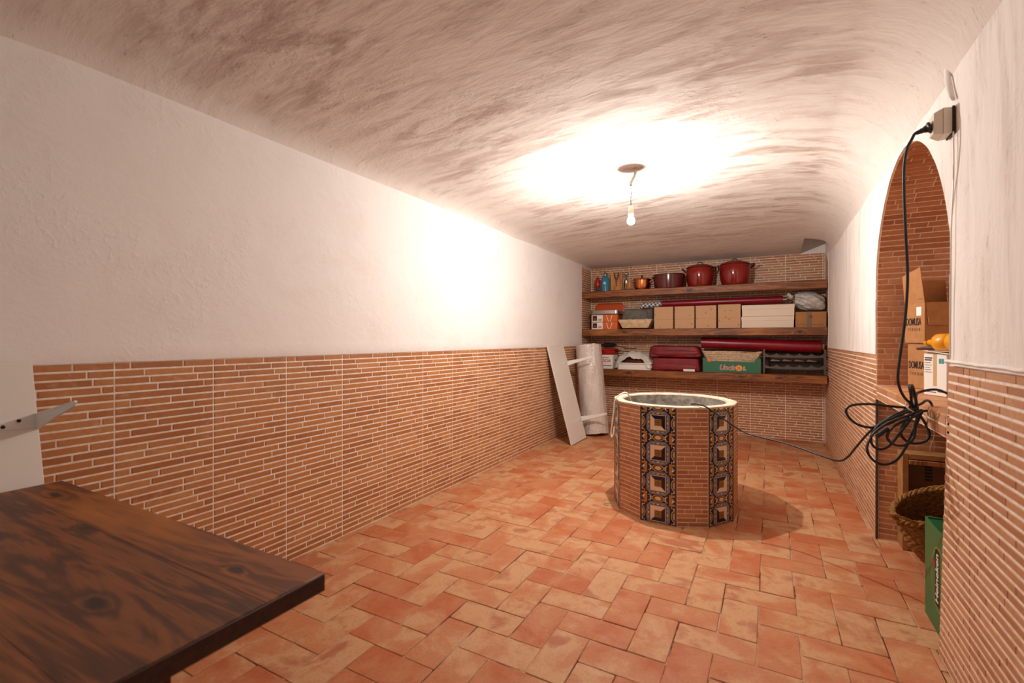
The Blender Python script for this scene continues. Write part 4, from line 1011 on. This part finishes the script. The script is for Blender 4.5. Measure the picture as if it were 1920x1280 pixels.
t = thing('fruit_crate', (-.425, 6.61, S3), 'green printed fruit crate holding the white wicker basket', 'crate')
cx0, cx1, cy0, cy1 = -.755, -.098, 6.455, 6.79
fo = [(0, 0), (.657, 0), (.657, .178), (.60, .178), (.585, .135), (.072, .135), (.057, .178), (0, .178)]
MB().prism(fo, (cx0, cy0, S3+.002), R, U, .006).build('front_panel', GREEN_CRATE, t, smooth=False)
MB().prism(fo, (cx0, cy1-.006, S3+.002), R, U, .006).build('rear_panel', GREEN_CRATE, t, smooth=False)
for x in (cx0, cx1-.006): MB().box(x, x+.006, cy0+.001, cy1-.013, S3+.002, S3+.18).build('side_panel', GREEN_CRATE, t, smooth=False)
MB().box(cx0, cx1, cy0, cy1, S3+.001, S3+.009).build('bottom_panel', GREEN_CRATE, t, smooth=False)
yv = cy0-.0065
LG = simple('logo_yellow', 'f0c040', .5); LR = simple('logo_red', 'c8201c', .5); LO = simple('logo_orange', 'ee7420', .5)
text('logo_outline', 'Uncis', .088, (-.472, yv-.0002, S3+.063), R, U, WHITE_PAPER, t, .0028, .25, .185)
text('logo_lettering', 'Uncis', .088, (-.472, yv-.001, S3+.063), R, U, LR, t, .0002, .25, .18)
text('logo_outline', 'L', .06, (-.28, yv-.0002, S3+.055), R, U, WHITE_PAPER, t, .0045, .2)
text('logo_lettering', 'L', .06, (-.28, yv-.001, S3+.055), R, U, LR, t, .001, .2)
st = [((.042 if k % 2 else .029)*math.cos(PI*k/12), (.042 if k % 2 else .029)*math.sin(PI*k/12)) for k in range(24)]
MB().prism(st, (-.338, yv-.0001, S3+.06), R, U, .0008).build('logo_sun_rays', LG, t, smooth=False)
MB().prism([(.025*math.cos(PI*k/10), .025*math.sin(PI*k/10)) for k in range(20)], (-.338, yv-.001, S3+.06), R, U, .0008).build('logo_sun', LO, t, smooth=False)
MB().prism([(0, 0), (.045, 0), (.03, .045), (-.004, .045)], (cx0+.055, yv+.0005, S3+.135), R, U, .0008).build('orange_print', LO, t, smooth=False)
t = thing('wicker_basket', (-.425, 6.62, S3+.012), 'white wicker basket sitting in the green fruit crate', 'basket')
for k in range(17):
    f = k/16; hx = .235+.095*f; hy = .105+.035*f; z = S3+.02+.222*f
    o2 = rrect(hx*2, hy*2, .06, 4); mb = MB()
    mb.tube([(-.425+x+.002*math.sin(i*2.1+k), 6.615+y, z+.003*math.sin(i*1.57+k*PI)) for i, (x, y) in enumerate(o2)], .0085, 6, closed=True, smooth=2)
    mb.build('wicker_strand', WICKER_W, t)
mb = MB()
for k in range(2):
    o2 = catmull([Vector((x, y, 0)) for x, y in rrect(.672, .288, .06, 6)], 3, True)
    mb.tube([(-.425+p.x, 6.615+p.y+.007*math.cos(i*.9+k*PI), S3+.256+.007*math.sin(i*.9+k*PI)) for i, p in enumerate(o2)], .0075, 6, closed=True)
mb.build('braided_rim', WICKER_W, t)
MB().box(-.64, -.21, 6.52, 6.71, S3+.011, S3+.02).build('base', WICKER_W, t)

t = thing('wine_rack', (.24, 6.60, S3), 'dark grey plastic wine rack with scalloped rails under the red roll', 'rack')
RK = simple('rack_plastic', '5a4c40', .55)
x0, x1 = -.075, .565
for (y, nm) in ((6.465, 'front'), (6.74, 'rear')):
    for x in (x0, x1-.022): MB().box(x, x+.022, y, y+.022, S3+.001, S3+.30, .004).build('post', RK, t)
    for z in (S3+.05, S3+.185):
        top = []; n_ = 60; W_ = x1-x0-.046
        for i in range(n_+1):
            u_ = i/n_; top.append((u_*W_, .068-.030*abs(math.sin(PI*u_*5))**.7))
        low = [(W_*(1-i/40), .012+.010*(abs(2*i/40-1))**3-.012*(1 if i in (0, 40) else 0)) for i in range(41)]
        MB().prism(top+low, (x0+.023, y+.018, z), R, U, .014).build('scalloped_rail', RK, t, angle=.5)
for x in (x0, x1-.022):
    for z in (S3+.06, S3+.21): MB().box(x+.003, x+.019, 6.488, 6.739, z, z+.03, .003).build('side_rail', RK, t)
MB().box(x0+.024, x1-.024, 6.70, 6.706, S3+.03, S3+.27).build('shadow_backing', simple('rack_shadow', '2c221a', .7), t, smooth=False)  # added dark sheet, painted for the shadow and bottle crates inside the rack
for i in range(4):
    mb = MB(); mb.prism([(0, 0), (.10, 0), (.11, .006), (.02, .022)], (.0+i*.125, 6.60, S3+.152), R, U, .004); mb.build('paper_spacer', TAPE, t)
oil_roll(-.79, .525, 6.61, S3+.372, S3+.328, .073, 'glossy dark red oilcloth roll resting on the wine rack', .03)

# ------------------------------------------------------------------ niche: stacked cartons and the rest
def zrot(c, a): return Matrix.Translation(c) @ Matrix.Rotation(a, 4, 'Z')
DA = math.radians(-70)              # local +x runs along the lettered face, local -y points out of it
def appliance_box(z0, hgt, open_, label, shift):
    M = zrot((.708+shift, 3.60, z0), DA)
    t = thing('appliance_carton', (.85, 3.5, z0), label, 'carton')
    w_, d_ = .165, .235
    if not open_:
        mb = MB(M); mb.box(0, w_, 0, d_, .001, hgt, .003); mb.build('body', CARD, t)
    else:
        for nm, q in (('wall_panel', (0, w_, 0, .004)), ('wall_panel', (0, w_, d_-.004, d_)), ('wall_panel', (0, .004, .0045, d_-.0045)), ('wall_panel', (w_-.004, w_, .0045, d_-.0045))):
            mb = MB(M); mb.box(q[0], q[1], q[2], q[3], .001, hgt); mb.build(nm, CARD, t, smooth=False)
        mb = MB(M); mb.box(.004, w_-.004, .004, d_-.004, .001, .006); mb.build('bottom_panel', CARD_IN, t, smooth=False)
        mb = MB(M); mb.prism([(0, 0), (w_, 0), (w_-.004, .20), (.004, .165)], (0, .003, hgt), (1, 0, 0), (0, -.10, .995), .004); mb.build('flap', CARD, t, smooth=False)
        mb = MB(M); mb.prism([(.003, 0), (d_-.02, 0), (d_-.03, .13), (.012, .13)], (w_+.001, .004, hgt-.001), (0, 1, 0), (.07, 0, -.99), .003); mb.build('flap', CARD, t, smooth=False)
        mb = MB(M); mb.prism([(0, 0), (w_, 0), (w_-.01, .15), (.01, .15)], (0, d_-.006, hgt), (1, 0, 0), (0, .01, .99), .004); mb.build('flap', CARD_IN, t, smooth=False)
        mb = MB(M); mb.prism([(.003, 0), (d_-.02, 0), (d_-.03, .14), (.012, .14)], (.005, .004, hgt), (0, 1, 0), (-.02, 0, .99), .004); mb.build('flap', CARD, t, smooth=False)
        mb = MB(M); mb.grid(lambda a, b: (.006+(w_-.012)*a, .02+(d_-.04)*b, hgt-.02+.018*math.cos(a*19)*math.cos(b*32)), 30, 44); mb.build('egg_tray', CARD_IN, t)
        mb = MB(M); mb.box(.10, .14, -.0012, -.0004, hgt-.075, hgt-.025); mb.build('white_label', WHITE_PAPER, t, smooth=False)
    R_ = M.to_3x3() @ Vector((1, 0, 0)); p = lambda x, z: M @ Vector((x, -.0015, z))
    text('lettering', 'DOMUSA', .06, p(.075, hgt*.52), R_, U, INK, t, .0006, 0, .125)
    text('lettering', 'T E K N I K', .026, p(.078, hgt*.33), R_, U, INK_GREY, t, 0, 0, .11)
    if open_: bars('print_line', .035, .004, M @ Vector((.135, -.004, hgt+.02)), R_, U, INK_GREY, t)
    return t
appliance_box(CT1, .262, False, 'brown lettered carton standing on the counter under an open one', .012)
appliance_box(CT1+.266, .232, True, 'open brown lettered carton with raised flaps stacked in the arched niche', 0)
M = zrot((.703, 3.185, CT1), math.atan2(-.121, .0606))
t = thing('white_carton', (.76, 3.15, CT1), 'white printed carton with teal stickers in front of the lettered cartons', 'carton')
mb = MB(M); mb.box(0, .136, 0, .12, .001, .212, .002); mb.build('body', WHITE_PAPER, t)
R_ = M.to_3x3() @ Vector((1, 0, 0)); pw_ = lambda x, z, y=-.0012: M @ Vector((x, y, z))
def wdecal(nm, mt, x0, x1, z0, z1):
    mb = MB(M); mb.box(x0, x1, -.001, -.0002, z0, z1); mb.build(nm, mt, t, smooth=False)
wdecal('tape', TAPE, .058, .078, .05, .211)
wdecal('sticker', INK_TEAL, .092, .104, .165, .19); wdecal('sticker', INK_TEAL, .107, .119, .165, .19)
for k in range(5): wdecal('print_line', INK_GREY, .008, .05-.006*(k % 3), .118+k*.012, .1205+k*.012)
bars('print_line', .044, .006, pw_(.03, .192), R_, U, INK, t, 2)
bars('print_line', .04, .008, pw_(.105, .025), R_, U, INK_GREY, t)
wdecal('print_line', INK_GREY, .012, .075, .016, .02)
t = thing('paper_pile', (.77, 3.17, CT1+.213), 'loose pale papers lying on the white printed carton', 'papers')
for k in range(3):
    mb = MB(M @ Matrix.Rotation(.12*k-.1, 4, 'Z')); mb.grid(lambda a, b: (.0+.17*a, .0+.12*b, .2135+.005*k+.006*math.sin(a*3+k)**2), 8, 6); o = mb.build('sheet', [WHITE_PAPER, TAPE, WHITE_PAPER][k], t); o.modifiers.new('thickness', 'SOLIDIFY').thickness = .0015
t = thing('yellow_bottle', (.80, 3.13, CT1+.235), 'yellow plastic squeeze bottle lying on the papers in the niche', 'bottle')
Mb = Matrix.Translation((.745, 3.20, CT1+.270)) @ Matrix.Rotation(math.radians(-62), 4, 'Z') @ Matrix.Rotation(math.radians(88), 4, 'Y')
mb = MB(Mb); mb.lathe([(.012, -.028), (.016, -.02), (.016, 0), (.026, .012), (.044, .035), (.044, .09), (.036, .10), (.044, .11), (.044, .15), (.03, .165), (.001, .168)], (0, 0, 0), 24); mb.build('body', YELLOW, t)
mb = MB(Mb); mb.lathe([(.006, -.055), (.008, -.05), (.014, -.03), (.017, -.026)], (0, 0, 0), 16); mb.build('nozzle', YELLOW, t)
t = thing('dark_strap', (.735, 3.22, CT1+.226), 'dark folded strap lying on the papers beside the yellow bottle', 'strap')
mb = MB(); mb.tube([(.69, 3.245, CT1+.237), (.715, 3.20, CT1+.241), (.735, 3.175, CT1+.242), (.755, 3.155, CT1+.243)], lambda q: .006+.004*math.sin(q*PI), 8, smooth=4); mb.build('strap', CLAY, t)

# ------------------------------------------------------------------ low recess: box, baskets, beer carton
t = thing('wooden_crate', (.88, 3.62, 0), 'tall open wooden box standing in the recess behind the baskets', 'crate')
x0, x1, y0, y1, zt = .688, 1.15, 3.56, 3.683, .575
CR = simple('raw_pine', 'b07a44', .7, c2='9c6836', scale=20)
for x in (x0, x1-.03): MB().box(x, x+.03, y0, y1, .003, zt, .002).build('side_board', CR, t)
MB().box(x0+.031, x1-.031, y0, y1, zt-.03, zt, .002).build('top_board', CR, t)
MB().box(x0+.031, x1-.031, y0, y1, .003, .03, .002).build('bottom_board', CR, t)
MB().box(x0+.031, x1-.031, y1-.012, y1, .031, zt-.031).build('back_board', OAK_IN, t, smooth=False)
MB().box(x0+.031, x1-.031, y0-.004, y0+.03, zt-.062, zt-.036, .002).build('front_slat', WOOD_LIGHT, t)
for k in range(6): MB().box(.815, .85, y1-.0135, y1-.0122, .40+k*.02, .413+k*.02).build('printed_bar', INK, t, smooth=False)
for k in range(3): MB().box(.815, .85, y1-.0135, y1-.0122, .30+k*.02, .313+k*.02).build('printed_bar', INK, t, smooth=False)

def esparto_basket(M, rad, dep, label, loc, handle_at):
    t = thing('esparto_basket', loc, label, 'basket')
    rows = 24; mb = MB(M); pf = lambda f: (rad*(.72+.95*f-.67*f*f)*(1.0 if f > .02 else .97), dep*f)
    for k in range(rows):
        r_, z = pf(k/(rows-1)); n_ = 144
        mb.tube([((r_+.003*math.cos(i*PI/3+k*PI))*math.cos(2*PI*i/n_), (r_+.003*math.cos(i*PI/3+k*PI))*math.sin(2*PI*i/n_), z+.002*math.sin(i*PI/3+k)) for i in range(n_)], .009, 6, closed=True)
    mb.lathe([(.001, -.002), (pf(0)[0], 0)], (0, 0, 0), 24, caps=False)
    mb.lathe([(pf(k/16)[0]-.003, pf(k/16)[1]) for k in range(17)], (0, 0, 0), 40, caps=False)
    o = mb.build('woven_body', ESPARTO, t)
    mb = MB(M)
    for s_ in range(3):
        n_ = 150; mb.tube([((rad+.008+.010*math.cos(i*.55+s_*2*PI/3))*math.cos(2*PI*i/n_), (rad+.008+.010*math.cos(i*.55+s_*2*PI/3))*math.sin(2*PI*i/n_), dep+.010*math.sin(i*.55+s_*2*PI/3)) for i in range(n_)], .008, 6, closed=True)
    mb.build('braided_rim', ESPARTO, t)
    for ha in handle_at:
        for s_ in range(1):
            mb = MB(M); pts = []
            for i in range(25):
                q = PI*i/24; wv = ha-.30+.60*i/24; rr = rad+.010; lift = .10*math.sin(q)
                pts.append((rr*math.cos(wv)+.55*lift*math.cos(ha), rr*math.sin(wv)+.55*lift*math.sin(ha), dep+.8*lift))
            for s2 in range(2):
                mb.tube([(p[0]+.004*math.cos(i*.9+s2*PI), p[1]+.004*math.sin(i*.9+s2*PI), p[2]) for i, p in enumerate(pts)], .0065, 6)
            mb.build('handle', ESPARTO, t)
    return t
def aim(loc, axis, roll=0):
    q = Vector(axis).to_track_quat('Z', 'Y'); return Matrix.Translation(loc) @ q.to_matrix().to_4x4() @ Matrix.Rotation(roll, 4, 'Z')
Mk = aim((.90, 3.25, .062), (-.42, -.13, .88)); hd = Mk.to_3x3().inverted() @ Vector((-.8, -.6, 0)); ha_ = math.atan2(hd.y, hd.x)
esparto_basket(Mk, .175, .36, 'slumped esparto basket with loop handles behind the green beer carton', (.86, 3.25, 0), [ha_, ha_+PI])
t = thing('clay_pot', (.80, 3.03, 0), 'small dark clay pot on the floor behind the green carton', 'pot')
MB().lathe([(.03, .001), (.045, .02), (.052, .05), (.045, .085), (.034, .1), (.04, .108), (.03, .108), (.001, .09)], (.705, 2.88, 0), 24).build('body', CLAY, t)

gx, gy0, gy1, gz = .622, 2.475, 2.80, .442
t = thing('beer_carton', (.75, 2.64, 0), 'green beer carton with white lettering standing beside the tiled wall end', 'carton')
MB().box(gx, gx+.25, gy0, gy1, .001, gz-.012, .003).build('body', GREEN_BOX, t)
for (a, b, nm) in ((gx, gx+.006, 'top_edge'), (gx+.244, gx+.25, 'top_edge')): MB().box(a, b, gy0+.001, gy1-.001, gz-.012, gz, .001).build(nm, GREEN_BOX, t)
MB().box(gx+.007, gx+.243, gy1-.007, gy1-.001, gz-.012, gz, .001).build('top_edge', GREEN_BOX, t)
mb = MB(); mb.prism([(0, 0), (.236, 0), (.226, .14), (.01, .14)], (gx+.007, gy1-.01, gz-.008), (1, 0, 0), (0, -.98, -.02), .003); mb.build('top_flap', GREEN_DARK, t, smooth=False)
F_r, F_u = (0, 0, 1), (0, 1, 0)              # lettering runs up the side
nx = gx-.0004
def gdecal(nm, mt, pts, off):
    mb = MB(); mb.add([(nx-off, y, z) for y, z in pts], [tuple(range(len(pts)))]); mb.build(nm, mt, t, smooth=False)
oc = [(2.60+.095*math.cos(2*PI*k/36), .235+.135*math.sin(2*PI*k/36)) for k in range(36)]
gdecal('oval_outline', simple('pale_gold', 'a8a040', .5), oc, .0002)
gdecal('oval', simple('oval_green', '3a6a34', .45), [(2.60+.091*math.cos(2*PI*k/36), .235+.13*math.sin(2*PI*k/36)) for k in range(36)], .0006)
gdecal('banner', INK, [(2.582, .12), (2.64, .12), (2.64, .355), (2.582, .355)], .0010)
text('lettering', 'Heineken', .052, (nx-.0016, 2.612, .237), F_r, F_u, WHITE_PAPER, t, .0008, 0, .205)
st = [((.02 if k % 2 == 0 else .009)*math.sin(PI*k/5), (.02 if k % 2 == 0 else .009)*math.cos(PI*k/5)) for k in range(10)]
gdecal('star', LR, [(2.667+a*1.2, .285+b*1.2) for a, b in st], .0014)

# ------------------------------------------------------------------ plug, cables
t = thing('plug_adapter', (.56, 2.26, 1.99), 'ivory socket adapter plugged into the white wall above the arch', 'adapter')
sx = XR-.012
MB().box(sx-.006, sx+.002, 2.225, 2.30, 1.985, 2.085, .002).build('back_plate', SCREW, t)
mb = MB(); mb.add([(sx-.006, 2.228, 1.99), (sx-.006, 2.296, 1.99), (sx-.006, 2.296, 2.08), (sx-.006, 2.228, 2.08), (sx-.03, 2.226, 1.988), (sx-.03, 2.298, 1.988), (sx-.03, 2.298, 2.083), (sx-.03, 2.226, 2.083)], [(0, 1, 2, 3), (4, 5, 6, 7), (0, 1, 5, 4), (1, 2, 6, 5), (2, 3, 7, 6), (3, 0, 4, 7)]); mb.build('rear_half', IVORY, t, smooth=False)
mb = MB(); mb.add([(sx-.0312, 2.227, 1.989), (sx-.0312, 2.297, 1.989), (sx-.0312, 2.297, 2.082), (sx-.0312, 2.227, 2.082), (sx-.054, 2.236, 2.0), (sx-.054, 2.288, 2.0), (sx-.054, 2.288, 2.072), (sx-.054, 2.236, 2.072)], [(0, 1, 2, 3), (4, 5, 6, 7), (0, 1, 5, 4), (1, 2, 6, 5), (2, 3, 7, 6), (3, 0, 4, 7)]); mb.build('front_half', IVORY, t, smooth=False)
cab = thing('extension_cable', (.50, 2.5, .95), 'black extension cable looped in a hank from the wall plug to the well', 'cable')
Mp = aim((sx-.0545, 2.264, 2.034), (-.93, .2, -.25))
mb = MB(Mp); mb.lathe([(.019, .0005), (.021, .004), (.021, .009), (.014, .013), (.012, .02), (.009, .024), (.010, .029), (.008, .034), (.008, .039), (.0062, .045)], (0, 0, 0), 20); mb.build('plug', BLACK, cab)
CR_ = .0052
main = [(.455, 2.328, 1.842), (.47, 2.381, 1.685), (.488, 2.438, 1.5), (.486, 2.47, 1.329), (.474, 2.486, 1.186), (.468, 2.494, 1.081), (.49, 2.518, 1.013), (.526, 2.537, .972)]
p0 = Mp @ Vector((0, 0, .048)); p1 = Mp @ Vector((0, 0, .04))
mb = MB(); mb.tube([p1, p0, (.468, 2.283, 2.003), (.457, 2.291, 1.975), (.452, 2.306, 1.92)]+main, CR_, 10, smooth=6); mb.build('hanging_lead', BLACK, cab)
HB = Vector((.528, 2.542, .963)); HR = Vector((CY, SY, 0))
def hk(px_, py_, off): return HB+HR*((px_-1713)/880*1.97)+Zv*(-(py_-763)/880*1.97)+Vector((SY, -CY, 0))*off
loops = [[(1712, 765), (1680, 762), (1640, 758), (1610, 762), (1602, 775), (1615, 795), (1645, 802), (1690, 790), (1715, 768)],
 [(1715, 765), (1690, 775), (1660, 790), (1635, 810), (1618, 835), (1622, 855), (1645, 866), (1675, 860), (1695, 835), (1705, 800), (1714, 768)],
 [(1714, 765), (1680, 780), (1655, 795), (1636, 815), (1632, 832), (1645, 840), (1668, 836), (1690, 815), (1708, 785), (1714, 765)],
 [(1714, 762), (1735, 775), (1748, 795), (1749, 815), (1738, 828), (1718, 832), (1705, 820), (1703, 800), (1712, 775), (1714, 765)],
 [(1714, 765), (1708, 790), (1698, 815), (1680, 828), (1662, 828), (1655, 815), (1668, 795), (1695, 778), (1714, 765)],
 [(1712, 768), (1704, 745), (1699, 728), (1703, 720), (1712, 728), (1717, 745), (1715, 765)],
 [(1713, 768), (1709, 745), (1707, 730), (1712, 722), (1719, 732), (1721, 748), (1715, 765)],
 [(1714, 766), (1735, 758), (1752, 752), (1764, 755), (1764, 764), (1750, 770), (1730, 770), (1714, 768)]]
for i, l in enumerate(loops):
    pts = [hk(x, y, .012*((i*5) % 7-3)+.014*math.sin(j*1.3+i)) for j, (x, y) in enumerate(l)]
    mb = MB(); mb.tube(pts, CR_, 8, smooth=6); mb.build('cable_loop', BLACK, cab)
mb = MB(); mb.tube([hk(1714, 765, .0), hk(1725, 746, -.02), hk(1742, 737, -.05), Vector((.625, 2.63, 1.035)), Vector((.70, 2.66, 1.0)), Vector((.80, 2.66, .971))], CR_, 8, smooth=6); mb.build('cable_end', BLACK, cab)
run_ = [hk(1712, 764, .01), (.487, 2.539, .942), (.438, 2.547, .906), (.393, 2.613, .84), (.353, 2.705, .745), (.331, 2.784, .68), (.303, 2.86, .639), (.249, 2.968, .63), (.171, 3.061, .638), (.07, 3.143, .65), (-.04, 3.219, .656), (-.128, 3.273, .664), (-.196, 3.304, .693), (-.286, 3.322, .749), (-.368, 3.330, .803), (-.427, 3.345, .8185), (-.468, 3.385, .809)]
mb = MB(); mb.tube([Vector(p) for p in run_], .0048, 10, smooth=6); mb.build('lead_to_well', BLACK, cab)
mb = MB(); mb.tube([hk(1640+4*k, 816-3*k, .012) for k in range(6)], .009, 10); mb.build('coupler', BLACK, cab)
mb = MB(); mb.tube([hk(1713+9*math.cos(k*.9)*(1+.1*k/12), 765+7*math.sin(k*.9), .03*math.sin(k*.9)) for k in range(14)], .0022, 6, smooth=4); mb.build('twist_tie', TAPE, cab)
mb = MB(); mb.tube([hk(1716, 768, .02), hk(1735, 785, .02), hk(1744, 812, .02), hk(1738, 838, .015), hk(1745, 850, .01)], .0014, 6, smooth=5); mb.build('thin_string', TAPE, cab)
t = thing('rope', (-.97, 3.47, WZ), 'white cord looped over the rim of the well', 'cord')
mb = MB(); mb.tube([(-.915, 3.56, .72), (-.925, 3.545, .79), (-.94, 3.525, .838), (-.965, 3.50, .848), (-1.0, 3.475, .825), (-1.022, 3.462, .79), (-1.030, 3.455, .70), (-1.040, 3.445, .60), (-1.045, 3.44, .545), (-1.036, 3.435, .52), (-1.026, 3.44, .545), (-1.024, 3.452, .60)], .0055, 8, smooth=6); mb.build('strand', ROPE, t)
